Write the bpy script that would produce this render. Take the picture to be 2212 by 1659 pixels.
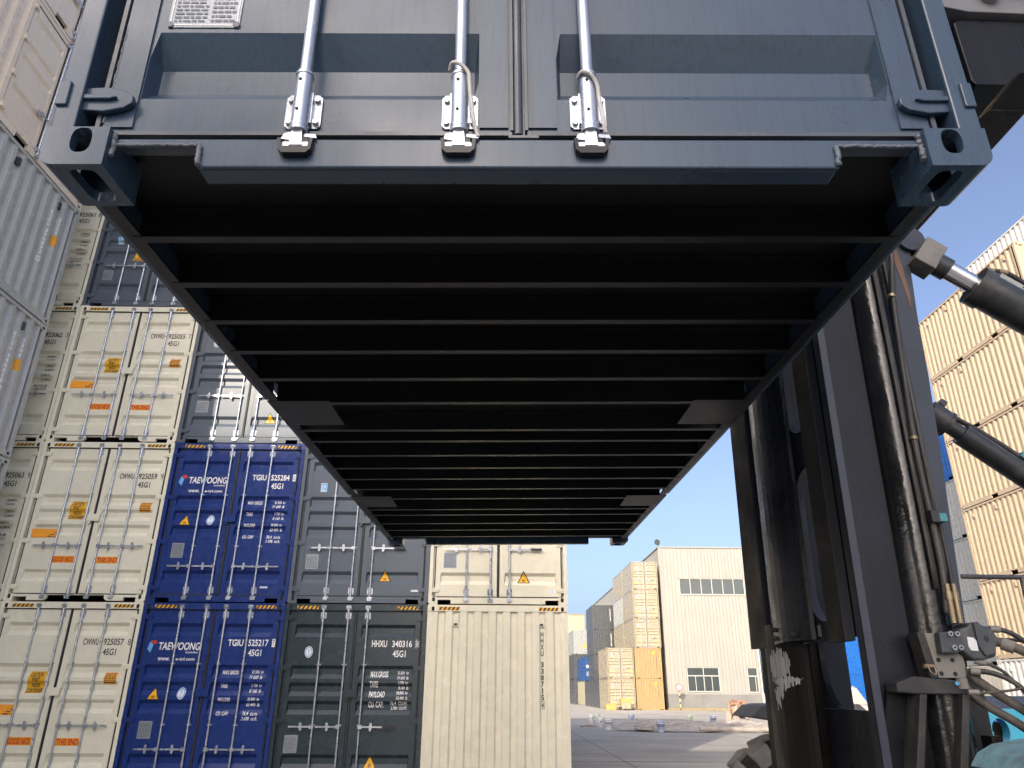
import bpy, bmesh, math, random
from mathutils import Vector, Matrix, Quaternion
for o in list(bpy.data.objects): bpy.data.objects.remove(o, do_unlink=True)
S = bpy.context.scene
COL = S.collection
R = math.radians
random.seed(7)

# ------------------------------------------------------------------ camera, sky, sun, exposure
cam = bpy.data.cameras.new('camera'); cam_o = bpy.data.objects.new('camera', cam); COL.objects.link(cam_o)
PITCH, YAW, ROLL = 0.39925, 0.0163, 0.0062
cam.sensor_fit = 'HORIZONTAL'; cam.sensor_width = 36.0; cam.lens = 36.0 * 1570.3 / 2212.0
cam.clip_start = 0.05; cam.clip_end = 3000
fw = Vector((math.sin(YAW) * math.cos(PITCH), math.cos(YAW) * math.cos(PITCH), math.sin(PITCH)))
rt = Vector((math.cos(YAW), -math.sin(YAW), 0)); up = rt.cross(fw)
rr = rt * math.cos(ROLL) + up * math.sin(ROLL); uu = up * math.cos(ROLL) - rt * math.sin(ROLL)
M = Matrix((rr, uu, -fw)).transposed().to_4x4(); M.translation = Vector((0, 0, 1.512))
cam_o.matrix_world = M
S.camera = cam_o

SUN_EL, SUN_AZ = R(30.0), R(23.6)       # light travels towards +Y and a little +X
world = bpy.data.worlds.new('World'); S.world = world; world.use_nodes = True
nt = world.node_tree
bg = nt.nodes['Background']
sky = nt.nodes.new('ShaderNodeTexSky'); sky.sky_type = 'NISHITA'; sky.sun_disc = False
sky.sun_elevation = SUN_EL; sky.sun_rotation = math.pi + SUN_AZ
sky.air_density = 0.5; sky.dust_density = 5.5; sky.ozone_density = 1.0; sky.altitude = 0
nt.links.new(sky.outputs[0], bg.inputs[0]); bg.inputs[1].default_value = 0.15
sun = bpy.data.lights.new('sun', 'SUN'); sun.energy = 2.0; sun.angle = R(0.5); sun.color = (1.0, 0.88, 0.72)
sun_o = bpy.data.objects.new('sun', sun); COL.objects.link(sun_o)
sd = Vector((math.sin(SUN_AZ) * math.cos(SUN_EL), math.cos(SUN_AZ) * math.cos(SUN_EL), -math.sin(SUN_EL)))
sun_o.rotation_euler = sd.to_track_quat('-Z', 'Y').to_euler(); sun_o.location = (-10, -30, 40)
S.view_settings.view_transform = 'Standard'; S.view_settings.look = 'None'
S.view_settings.exposure = 1.4; S.view_settings.gamma = 1.0; S.view_settings.use_curve_mapping = False
try:
    S.cycles.max_bounces = 6; S.cycles.diffuse_bounces = 3; S.cycles.glossy_bounces = 3
    S.cycles.transmission_bounces = 4; S.cycles.caustics_reflective = False; S.cycles.caustics_refractive = False
except Exception: pass

# ------------------------------------------------------------------ materials
MATS = {}
def mat(name, rgb, rough=0.45, metal=0.0, var=0.10, dirt=None, dirt_amt=0.0, dirt_scale=(3, 3, 0.5), bump=0.0, bump_scale=30.0,
        spec=0.5, coat=0.0, rvar=0.12, wave=0.0, scale=2.0, fine=6):
    if name in MATS: return MATS[name]
    m = bpy.data.materials.new(name); m.use_nodes = True
    t = m.node_tree; N = t.nodes; L = t.links
    b = N['Principled BSDF']
    b.inputs['Metallic'].default_value = metal
    b.inputs['Specular IOR Level'].default_value = spec
    if coat: b.inputs['Coat Weight'].default_value = coat; b.inputs['Coat Roughness'].default_value = 0.12
    tc0 = N.new('ShaderNodeTexCoord'); oi = N.new('ShaderNodeObjectInfo')
    va = N.new('ShaderNodeVectorMath'); va.operation = 'MULTIPLY_ADD'; va.inputs[1].default_value = (1, 1, 1); L.new(tc0.outputs['Object'], va.inputs[0])
    sc_ = N.new('ShaderNodeVectorMath'); sc_.operation = 'SCALE'; sc_.inputs[0].default_value = (37, 53, 71); L.new(oi.outputs['Random'], sc_.inputs['Scale']); L.new(sc_.outputs[0], va.inputs[2])
    class _T: outputs = {'Object': va.outputs[0]}
    tc = _T
    n1 = N.new('ShaderNodeTexNoise'); n1.inputs['Scale'].default_value = scale; n1.inputs['Detail'].default_value = fine; n1.inputs['Roughness'].default_value = 0.65
    L.new(tc.outputs['Object'], n1.inputs['Vector'])
    mr = N.new('ShaderNodeMapRange'); mr.inputs[1].default_value = 0.3; mr.inputs[2].default_value = 0.7
    mr.inputs[3].default_value = 1 - var; mr.inputs[4].default_value = 1 + var
    L.new(n1.outputs['Fac'], mr.inputs[0])
    mx = N.new('ShaderNodeVectorMath'); mx.operation = 'SCALE'; mx.inputs[0].default_value = rgb
    L.new(mr.outputs[0], mx.inputs['Scale'])
    col = mx.outputs[0]
    if dirt_amt:
        mp = N.new('ShaderNodeMapping'); mp.inputs['Scale'].default_value = dirt_scale; L.new(tc.outputs['Object'], mp.inputs['Vector'])
        n2 = N.new('ShaderNodeTexNoise'); n2.inputs['Scale'].default_value = 3.0; n2.inputs['Detail'].default_value = fine+2; n2.inputs['Roughness'].default_value = 0.7
        L.new(mp.outputs[0], n2.inputs['Vector'])
        m2 = N.new('ShaderNodeMapRange'); m2.inputs[1].default_value = 0.48; m2.inputs[2].default_value = 0.75; m2.inputs[3].default_value = 0; m2.inputs[4].default_value = dirt_amt
        L.new(n2.outputs['Fac'], m2.inputs[0])
        mix = N.new('ShaderNodeMix'); mix.data_type = 'RGBA'; L.new(m2.outputs[0], mix.inputs[0]); L.new(col, mix.inputs[6])
        mix.inputs[7].default_value = (*dirt, 1); col = mix.outputs[2]
    L.new(col, b.inputs['Base Color'])
    n3 = N.new('ShaderNodeTexNoise'); n3.inputs['Scale'].default_value = 5.0; n3.inputs['Detail'].default_value = 1 if fine < 3 else 4
    L.new(tc.outputs['Object'], n3.inputs['Vector'])
    m3 = N.new('ShaderNodeMapRange'); m3.inputs[1].default_value = 0.3; m3.inputs[2].default_value = 0.7
    m3.inputs[3].default_value = max(0.03, rough - rvar); m3.inputs[4].default_value = min(1, rough + rvar)
    L.new(n3.outputs['Fac'], m3.inputs[0]); L.new(m3.outputs[0], b.inputs['Roughness'])
    h = None
    if bump:
        n4 = N.new('ShaderNodeTexNoise'); n4.inputs['Scale'].default_value = bump_scale; n4.inputs['Detail'].default_value = 4
        L.new(tc.outputs['Object'], n4.inputs['Vector'])
        bp = N.new('ShaderNodeBump'); bp.inputs['Strength'].default_value = bump; bp.inputs['Distance'].default_value = 0.004
        L.new(n4.outputs['Fac'], bp.inputs['Height']); h = bp.outputs[0]; L.new(h, b.inputs['Normal'])
    if wave:
        n5 = N.new('ShaderNodeTexNoise'); n5.inputs['Scale'].default_value = 2.2; n5.inputs['Detail'].default_value = 1
        L.new(tc.outputs['Object'], n5.inputs['Vector'])
        b5 = N.new('ShaderNodeBump'); b5.inputs['Strength'].default_value = wave; b5.inputs['Distance'].default_value = 0.03
        L.new(n5.outputs['Fac'], b5.inputs['Height'])
        if h: L.new(h, b5.inputs['Normal'])
        L.new(b5.outputs[0], b.inputs['Normal'])
    MATS[name] = m
    return m

DUST = (0.34, 0.31, 0.27)
RUST = (0.16, 0.07, 0.035)
def P(name, rgb, **k):
    a = dict(rough=0.27, var=0.03, dirt=DUST, dirt_amt=0.015, bump=0.0, wave=0.0, spec=0.42, rvar=0.03, fine=1); a.update(k)
    return mat('paint_' + name, rgb, **a)
BEIGE = P('beige', (0.79, 0.765, 0.62), dirt_amt=0.03)
CREAM = P('cream', (0.70, 0.665, 0.53), dirt_amt=0.03)
TAN = P('tan', (0.40, 0.32, 0.22), dirt_amt=0.05)
PTAN = P('pale_tan', (0.84, 0.73, 0.59), dirt_amt=0.08)
YELLOW = P('ochre', (0.27, 0.195, 0.098), dirt_amt=0.0)
BLUE = P('navy', (0.011, 0.034, 0.175), dirt_amt=0.006)
SKYBLUE = P('bright_blue', (0.005, 0.085, 0.32))
MIDBLUE = P('mid_blue', (0.015, 0.06, 0.19))
TEAL = P('teal_grey', (0.024, 0.042, 0.054), dirt_amt=0.01)
SLATE = P('slate_grey', (0.085, 0.108, 0.14), dirt_amt=0.015, rough=0.33)
GREY = P('light_grey', (0.47, 0.485, 0.47), dirt_amt=0.03, wave=0.0)
DGREY = P('dark_grey', (0.055, 0.060, 0.066))
PALE = P('pale_grey', (0.33, 0.34, 0.325))
WHITE = P('off_white', (0.50, 0.49, 0.46))
HELD = P('charcoal_blue', (0.034, 0.062, 0.102), fine=6, rough=0.30, dirt=(0.012, 0.016, 0.022), dirt_amt=0.55, dirt_scale=(26, 26, 1.6), bump=0.06, bump_scale=45, wave=0.10, coat=0.08, spec=0.5, rvar=0.05)
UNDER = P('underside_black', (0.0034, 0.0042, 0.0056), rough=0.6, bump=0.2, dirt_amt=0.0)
SEAL = mat('rubber_seal', (0.022, 0.022, 0.024), rough=0.6)
GALV = mat('galvanised_steel', (0.50, 0.54, 0.60), rough=0.28, metal=0.7, var=0.16, bump=0.1, bump_scale=80)
CHROME = mat('chrome_rod', (0.75, 0.76, 0.78), rough=0.14, metal=1.0, var=0.05)
GRIP = mat('black_grip', (0.02, 0.02, 0.022), rough=0.5)
BLACKST = mat('black_steel', (0.007, 0.008, 0.011), rough=0.36, spec=0.16, var=0.25, dirt=(0.035, 0.036, 0.040), dirt_amt=0.25, dirt_scale=(14, 14, 0.4), bump=0.25, bump_scale=28, rvar=0.18)
MASTGREY = mat('mast_grey_paint', (0.042, 0.050, 0.068), rough=0.38, spec=0.3, var=0.15, dirt=(0.09, 0.09, 0.095), dirt_amt=0.2, dirt_scale=(4, 4, 1.0), bump=0.15, bump_scale=40)
MASTRUST = mat('worn_brown_steel', (0.010, 0.0088, 0.0082), rough=0.5, spec=0.2, var=0.3, dirt=(0.040, 0.029, 0.023), dirt_amt=0.4, dirt_scale=(16, 16, 0.35), bump=0.35, bump_scale=24)
GREASE = mat('greasy_cylinder', (0.009, 0.010, 0.012), rough=0.20, var=0.4, dirt=(0.022, 0.021, 0.02), dirt_amt=0.6, dirt_scale=(9, 9, 4.0), bump=0.5, bump_scale=34, rvar=0.15)
HOSE = mat('hydraulic_hose', (0.028, 0.028, 0.030), rough=0.55, dirt=(0.20, 0.18, 0.15), dirt_amt=0.45, bump=0.2, bump_scale=90)
DUSTYHOSE = mat('dusty_hose', (0.075, 0.068, 0.060), rough=0.7, dirt=(0.24, 0.21, 0.17), dirt_amt=0.6, bump=0.2, bump_scale=90)
DUSTYBLK = mat('dusty_black_steel', (0.022, 0.022, 0.023), rough=0.62, var=0.3, dirt=(0.09, 0.083, 0.072), dirt_amt=0.55, dirt_scale=(5, 5, 3), bump=0.3, bump_scale=22)
DUSTPLATE = mat('dusty_plate', (0.20, 0.19, 0.17), rough=0.7, var=0.15, dirt=(0.12, 0.11, 0.10), dirt_amt=0.4, bump=0.2)
VALVE = mat('valve_dark', (0.040, 0.046, 0.055), rough=0.5, var=0.2, dirt=(0.26, 0.24, 0.21), dirt_amt=0.35, bump=0.2)
CYAN = mat('cyan_paint', (0.17, 0.31, 0.36), rough=0.65, var=0.2, dirt=(0.10, 0.11, 0.115), dirt_amt=0.9, dirt_scale=(5, 5, 5), bump=0.2)
CYLPAINT = mat('cylinder_paint', (0.030, 0.034, 0.040), rough=0.38, var=0.2, dirt=(0.25, 0.22, 0.18), dirt_amt=0.35, dirt_scale=(2, 2, 2), bump=0.1)
BRASS = mat('tarnished_fitting', (0.28, 0.22, 0.14), rough=0.45, metal=0.6, var=0.2)
TEALFIT = mat('teal_clamp', (0.05, 0.22, 0.26), rough=0.5)
RUBBER = mat('tyre_rubber', (0.036, 0.033, 0.030), rough=0.85, var=0.25, dirt=(0.12, 0.10, 0.085), dirt_amt=0.6, dirt_scale=(2, 2, 2), bump=0.3)
LUG = mat('dusty_tread', (0.36, 0.335, 0.31), rough=0.9, var=0.2, dirt=(0.12, 0.11, 0.10), dirt_amt=0.5, dirt_scale=(3, 3, 3), bump=0.2)
SHEEN = mat('edge_steel', (0.12, 0.13, 0.145), rough=0.45, var=0.15, dirt=(0.05, 0.05, 0.05), dirt_amt=0.3, bump=0.1)
YEL = mat('print_yellow', (0.80, 0.42, 0.012), rough=0.5, var=0.05, rvar=0.05)
ORG = mat('print_orange', (0.90, 0.36, 0.02), rough=0.5, var=0.05, rvar=0.05)
PALEYEL = mat('print_pale_yellow', (0.85, 0.62, 0.12), rough=0.5, var=0.05, rvar=0.05)
RED = mat('print_red', (0.55, 0.03, 0.02), rough=0.5, var=0.05, rvar=0.05)
BLK = mat('print_black', (0.02, 0.02, 0.02), rough=0.5, var=0.05, rvar=0.05)
WHT = mat('print_white', (0.82, 0.82, 0.82), rough=0.5, var=0.04, rvar=0.05)
LBLUE = mat('print_light_blue', (0.12, 0.40, 0.72), rough=0.5, var=0.04, rvar=0.05)
INK = mat('print_dark_ink', (0.06, 0.055, 0.05), rough=0.5, var=0.1, rvar=0.05)
PINK = mat('print_pink', (0.62, 0.30, 0.30), rough=0.5, var=0.04, rvar=0.05)
PURP = mat('print_purple', (0.10, 0.07, 0.22), rough=0.5, var=0.04, rvar=0.05)
PLATE = mat('plate_metal', (0.30, 0.325, 0.36), rough=0.45, metal=0.3, var=0.15, scale=30)
KEEPER = mat('keeper_black', (0.007, 0.0075, 0.009), rough=0.45)
DARKIN = mat('dark_interior', (0.01, 0.01, 0.01), rough=0.8)  # near black; on hole caps and discs it stands for shade inside
ROPE = mat('rope', (0.56, 0.55, 0.53), rough=0.9, bump=0.6, bump_scale=160)
WELD = mat('weld_bead', (0.10, 0.12, 0.145), rough=0.45, bump=0.9, bump_scale=90, var=0.3)
GLASS = mat('window_glass', (0.045, 0.055, 0.055), rough=0.06, var=0.1, rvar=0.03, spec=0.8)
SIDING = mat('siding', (0.235, 0.231, 0.208), rough=0.5, var=0.05, dirt=(0.45, 0.40, 0.30), dirt_amt=0.25, dirt_scale=(0.6, 0.6, 0.05), scale=0.4)
SIDING2 = mat('yellow_siding', (0.30, 0.28, 0.19), rough=0.5, var=0.05)
PLINTH = mat('plinth_concrete', (0.155, 0.155, 0.15), rough=0.85, var=0.12, dirt=(0.11, 0.105, 0.095), dirt_amt=0.5, dirt_scale=(0.5, 0.5, 0.12), scale=0.8, bump=0.3)
FRAMEW = mat('white_frame', (0.40, 0.395, 0.37), rough=0.4, var=0.03)
TRIMDK = mat('trim_dark', (0.20, 0.19, 0.16), rough=0.5)
CONCRETE = mat('yard_concrete', (0.29, 0.275, 0.25), rough=0.85, var=0.22, dirt=(0.15, 0.145, 0.14), dirt_amt=0.8, dirt_scale=(0.07, 0.7, 1), scale=0.35, bump=0.35, bump_scale=18)
TARP = mat('tarp_dusty', (0.33, 0.30, 0.27), rough=0.9, var=0.25, dirt=(0.05, 0.045, 0.042), dirt_amt=0.8, dirt_scale=(0.25, 0.9, 1), bump=0.5, bump_scale=6)
CARPAINT = mat('white_car_paint', (0.42, 0.37, 0.31), rough=0.22, var=0.03, coat=0.4)
CARDARK = mat('navy_car_paint', (0.02, 0.03, 0.055), rough=0.25, var=0.05, coat=0.3)
PLBLUE = mat('bucket_blue', (0.42, 0.48, 0.66), rough=0.5, var=0.08)
PLWHITE = mat('bucket_white', (0.74, 0.76, 0.78), rough=0.5, var=0.05)
PLGREEN = mat('bucket_green', (0.55, 0.62, 0.50), rough=0.5, var=0.08)
DRYGRASS = mat('dry_grass', (0.34, 0.27, 0.12), rough=0.9, var=0.4, scale=6)
CLOTH = mat('cream_cloth', (0.36, 0.29, 0.23), rough=0.9, var=0.15, scale=6)
ORCLOTH = mat('orange_cloth', (0.28, 0.15, 0.10), rough=0.8, var=0.2, scale=6)

# ------------------------------------------------------------------ mesh building
class MB:
    def __init__(s, mp=None): s.v = []; s.f = []; s.sm = []; s.mi = []; s.mp = mp; s.cur = 0
    def pt(s, p):
        s.v.append(tuple(s.mp(*p)) if s.mp else tuple(p)); return len(s.v) - 1
    def face(s, idx, smooth=False): s.f.append(tuple(idx)); s.sm.append(smooth); s.mi.append(s.cur)
    def poly(s, pts, smooth=False): s.face([s.pt(p) for p in pts], smooth)
    def box(s, x0, x1, y0, y1, z0, z1):
        i = [s.pt(p) for p in ((x0,y0,z0),(x1,y0,z0),(x1,y1,z0),(x0,y1,z0),(x0,y0,z1),(x1,y0,z1),(x1,y1,z1),(x0,y1,z1))]
        for q in ((0,3,2,1),(4,5,6,7),(0,1,5,4),(1,2,6,5),(2,3,7,6),(3,0,4,7)): s.face([i[k] for k in q])
    def prism(s, pts, a, b, ax='y'):
        """polygon in the two other axes (order x,z for y; y,z for x; x,y for z), extruded from a to b"""
        def q(p, t): return {'y': (p[0], t, p[1]), 'x': (t, p[0], p[1]), 'z': (p[0], p[1], t)}[ax]
        A = [s.pt(q(p, a)) for p in pts]; B = [s.pt(q(p, b)) for p in pts]; n = len(pts)
        s.face(A); s.face(B[::-1])
        for k in range(n): s.face((A[k], B[k], B[(k+1) % n], A[(k+1) % n]))
    def hexa(s, lo, hi):
        A = [s.pt(p) for p in lo]; B = [s.pt(p) for p in hi]; n = len(lo)
        s.face(A[::-1]); s.face(B)
        for k in range(n): s.face((A[k], A[(k+1) % n], B[(k+1) % n], B[k]))
    def cyl(s, p0, p1, r, n=14, r1=None, caps=True):
        p0 = Vector(p0); p1 = Vector(p1); d = (p1 - p0).normalized()
        a = d.orthogonal().normalized(); b = d.cross(a); r1 = r if r1 is None else r1
        c = [(math.cos(2*math.pi*k/n), math.sin(2*math.pi*k/n)) for k in range(n)]
        A = [s.pt(p0 + (a*x + b*y)*r) for x, y in c]; B = [s.pt(p1 + (a*x + b*y)*r1) for x, y in c]
        for k in range(n): s.face((A[k], A[(k+1) % n], B[(k+1) % n], B[k]), True)
        if caps:
            s.face([s.pt(p0 + (a*x + b*y)*r) for x, y in c][::-1]); s.face([s.pt(p1 + (a*x + b*y)*r1) for x, y in c])
    def tube(s, path, r, n=10, sub=6):
        pts = [Vector(p) for p in path]
        if sub and len(pts) > 2:
            out = []
            for i in range(len(pts) - 1):
                a = pts[max(i-1, 0)]; b = pts[i]; c = pts[i+1]; d = pts[min(i+2, len(pts)-1)]
                for k in range(sub):
                    t = k / sub
                    out.append(0.5*((2*b) + (c-a)*t + (2*a-5*b+4*c-d)*t*t + (3*b-a-3*c+d)*t**3))
            out.append(pts[-1]); pts = out
        prev = None; rings = []
        a = (pts[1]-pts[0]).orthogonal().normalized()
        for i, p in enumerate(pts):
            d = (pts[min(i+1, len(pts)-1)] - pts[max(i-1, 0)]).normalized()
            a = (a - d*a.dot(d)).normalized(); b = d.cross(a)
            rings.append([s.pt(p + (a*math.cos(2*math.pi*k/n) + b*math.sin(2*math.pi*k/n))*r) for k in range(n)])
        for i in range(len(rings)-1):
            for k in range(n): s.face((rings[i][k], rings[i][(k+1) % n], rings[i+1][(k+1) % n], rings[i+1][k]), True)
        s.face(rings[0][::-1]); s.face(rings[-1])
    def lathe(s, prof, c=(0, 0, 0), n=20):
        rings = [[s.pt((c[0]+r*math.cos(2*math.pi*k/n), c[1]+r*math.sin(2*math.pi*k/n), c[2]+z)) for k in range(n)] for r, z in prof]
        for i in range(len(rings)-1):
            for k in range(n): s.face((rings[i][k], rings[i][(k+1) % n], rings[i+1][(k+1) % n], rings[i+1][k]), True)
        s.face(rings[0][::-1]); s.face(rings[-1])
    def ringface(s, fn, rect, hole, n=32, depth=None, fd=None):
        """face with an oval hole: rect (u0,u1,v0,v1), hole (cu,cv,ru,rv,square-ness); fn(u,v,d)->3D, depth = wall"""
        u0, u1, v0, v1 = rect; cu, cv, ru, rv, e = hole
        angs = sorted([2*math.pi*k/n for k in range(n)] + [math.atan2(v-cv, u-cu) % (2*math.pi) for u in (u0, u1) for v in (v0, v1)])
        O = []; I = []
        for a in angs:
            ca, sa = math.cos(a), math.sin(a)
            t = min([((u1-cu)/ca if ca > 1e-9 else 1e9), ((u0-cu)/ca if ca < -1e-9 else 1e9), ((v1-cv)/sa if sa > 1e-9 else 1e9), ((v0-cv)/sa if sa < -1e-9 else 1e9)])
            O.append((cu+ca*t, cv+sa*t))
            I.append((cu + ru*math.copysign(abs(ca)**e, ca), cv + rv*math.copysign(abs(sa)**e, sa)))
        a = [s.pt(fn(u, v, 0)) for u, v in O]; b = [s.pt(fn(u, v, 0)) for u, v in I]
        m = len(angs)
        for k in range(m): s.face((a[k], a[(k+1) % m], b[(k+1) % m], b[k]))
        if depth:
            b2 = [s.pt(fn(u, v, 0)) for u, v in I]; c = [s.pt(fn(u, v, depth)) for u, v in I]
            for k in range(m): s.face((b2[k], b2[(k+1) % m], c[(k+1) % m], c[k]), True)
    def mesh(s, name, mats):
        me = bpy.data.meshes.new(name); me.from_pydata(s.v, [], s.f)
        me.polygons.foreach_set('use_smooth', s.sm); me.polygons.foreach_set('material_index', s.mi)
        for m in (mats if isinstance(mats, (list, tuple)) else [mats]): me.materials.append(m)
        bm = bmesh.new(); bm.from_mesh(me); bmesh.ops.remove_doubles(bm, verts=bm.verts, dist=1e-6) if False else None
        bmesh.ops.recalc_face_normals(bm, faces=bm.faces); bm.to_mesh(me); bm.free()
        me.update(); return me

CACHE = {}
def cached(key, fn):
    if key not in CACHE: CACHE[key] = fn()
    return CACHE[key]
def link(name, me, parent=None, loc=(0, 0, 0), label=None, bevel=0.0, rot=None):
    o = bpy.data.objects.new(name, me); COL.objects.link(o); o.location = loc
    if rot: o.rotation_euler = rot
    if parent: o.parent = parent
    if label: o['label'] = label
    if bevel:
        b = o.modifiers.new('bevel', 'BEVEL'); b.width = bevel; b.segments = 2; b.limit_method = 'ANGLE'; b.angle_limit = R(40)
    return o
def thing(name, label, cat, loc=(0, 0, 0), group=None):
    o = bpy.data.objects.new(name, None); o.empty_display_size = 0.2; COL.objects.link(o); o.location = loc
    o['label'] = label; o['category'] = cat
    if group: o['group'] = group
    return o
def tag(o, label, cat, group=None):
    o['label'] = label; o['category'] = cat
    if group: o['group'] = group
    return o
def struct(name, me, kind='structure'):
    o = link(name, me); o['kind'] = kind; return o

# ------------------------------------------------------------------ print (lettering, stickers) laid on a surface
_fc = {}
def font_polys(body, shear=0.0, bold=0.0):
    k = (body, shear, bold)
    if k in _fc: return _fc[k]
    cu = bpy.data.curves.new('t', 'FONT'); cu.body = body; cu.size = 1.0; cu.shear = shear; cu.offset = bold; cu.resolution_u = 3
    o = bpy.data.objects.new('t', cu); COL.objects.link(o)
    bpy.context.view_layer.update()
    dg = bpy.context.evaluated_depsgraph_get(); me = o.evaluated_get(dg).to_mesh()
    vs = [(v.co.x, v.co.y) for v in me.vertices]; fs = [tuple(p.vertices) for p in me.polygons]
    o.evaluated_get(dg).to_mesh_clear(); bpy.data.objects.remove(o, do_unlink=True); bpy.data.curves.remove(cu)
    _fc[k] = (vs, fs); return vs, fs
class Print:
    def __init__(s): s.v = []; s.f = []; s.mi = []; s.mats = []
    def m(s, mt):
        if mt not in s.mats: s.mats.append(mt)
        return s.mats.index(mt)
    def poly(s, pts, mt, lay=0.002):
        i = len(s.v); s.v += [(u, v, lay) for u, v in pts]; s.f.append(tuple(range(i, i+len(pts)))); s.mi.append(s.m(mt))
    def rect(s, u0, u1, v0, v1, mt, lay=0.002): s.poly([(u0, v0), (u1, v0), (u1, v1), (u0, v1)], mt, lay)
    def frame(s, u0, u1, v0, v1, w, mt, lay=0.002):
        s.rect(u0, u1, v0, v0+w, mt, lay); s.rect(u0, u1, v1-w, v1, mt, lay); s.rect(u0, u0+w, v0+w, v1-w, mt, lay); s.rect(u1-w, u1, v0+w, v1-w, mt, lay)
    def disc(s, cu, cv, ru, rv, mt, lay=0.002, n=24): s.poly([(cu+ru*math.cos(2*math.pi*k/n), cv+rv*math.sin(2*math.pi*k/n)) for k in range(n)], mt, lay)
    def text(s, body, u0, v0, h, w=None, mt=None, lay=0.004, shear=0.0, bold=0.0, aspect=0.62, align='l'):
        vs, fs = font_polys(body, shear, bold)
        if not vs: return
        x0 = min(v[0] for v in vs); x1 = max(v[0] for v in vs); y0 = min(v[1] for v in vs); y1 = max(v[1] for v in vs)
        sy = h / max(y1-y0, 1e-6); sx = (w / (x1-x0)) if w else sy*aspect
        if align == 'r': u0 -= (x1-x0)*sx
        if align == 'c': u0 -= (x1-x0)*sx/2
        i = len(s.v); s.v += [(u0+(x-x0)*sx, v0+(y-y0)*sy, lay) for x, y in vs]
        mi = s.m(mt)
        for f in fs: s.f.append(tuple(k+i for k in f)); s.mi.append(mi)
    def lines(s, u0, u1, v0, v1, n, mt, lay=0.004, seed=1, words=3):
        """rows of small illegible print"""
        rd = random.Random(seed); hh = (v1-v0)/n
        for k in range(n):
            u = u0; vv = v1-(k+0.75)*hh
            while u < u1-0.01:
                w = min((u1-u0)*rd.uniform(0.08, 0.3), u1-u); s.rect(u, u+w, vv, vv+hh*0.5, mt, lay); u += w + (u1-u0)*0.05
    def mesh(s, name, fn, breaks=(), ubreaks=()):
        me = bpy.data.meshes.new(name); me.from_pydata([(u, v, l) for u, v, l in s.v], [], s.f)
        me.polygons.foreach_set('material_index', s.mi)
        for mt in s.mats: me.materials.append(mt)
        bm = bmesh.new(); bm.from_mesh(me)
        for b in breaks: bmesh.ops.bisect_plane(bm, geom=bm.verts[:]+bm.edges[:]+bm.faces[:], plane_co=(0, b, 0), plane_no=(0, 1, 0))
        for b in ubreaks: bmesh.ops.bisect_plane(bm, geom=bm.verts[:]+bm.edges[:]+bm.faces[:], plane_co=(b, 0, 0), plane_no=(1, 0, 0))
        for v in bm.verts: v.co = fn(v.co.x, v.co.y, v.co.z)
        bm.normal_update(); bm.to_mesh(me); bm.free(); me.update(); return me

# ------------------------------------------------------------------ shipping containers (local: x across, y along, z up, doors or near end at y = 0)
W = 2.438
def front(u, d, v): return (u, d, v)
def profile(tops, z0, z1, dp=0.045, st=0.055, sf=0.085, sb=0.07):
    rows = [(z0, 0.0)]
    for t in sorted(tops): rows += [(t-st-sf-sb, 0.0), (t-st-sf, dp), (t-st, dp), (t, 0.0)]
    rows.append((z1, 0.0)); return rows
def depth_of(rows, v):
    for (a, da), (b, db) in zip(rows, rows[1:]):
        if a <= v <= b: return da + (db-da)*(v-a)/max(b-a, 1e-9)
    return 0.0
def leaf_mesh(xa, xb, rows, yd, mp, mt, key):
    def mk():
        m = MB(mp); fr = 0.085
        xs = [(xa, 0), (xa+fr, 0), (xa+fr+0.014, 1), (xb-fr-0.014, 1), (xb-fr, 0), (xb, 0)]
        g = [[m.pt((x, yd+k*d, z)) for x, k in xs] for z, d in rows]
        for i in range(len(rows)-1):
            for j in range(len(xs)-1): m.face((g[i][j], g[i][j+1], g[i+1][j+1], g[i+1][j]))
        z0, z1 = rows[0][0], rows[-1][0]; yb = yd+0.06
        for x in (xa, xb): m.poly([(x, yd, z0), (x, yb, z0), (x, yb, z1), (x, yd, z1)])
        for z in (z0, z1): m.poly([(xa, yd, z), (xb, yd, z), (xb, yb, z), (xa, yb, z)])
        # proud frame members along the leaf edges
        for x0, x1 in ((xa+0.004, xa+fr-0.004), (xb-fr+0.004, xb-0.004)): m.box(x0, x1, yd-0.006, yd+0.002, z0+0.02, z1-0.02)
        return m.mesh('door', mt)
    return cached(key, mk)
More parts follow.
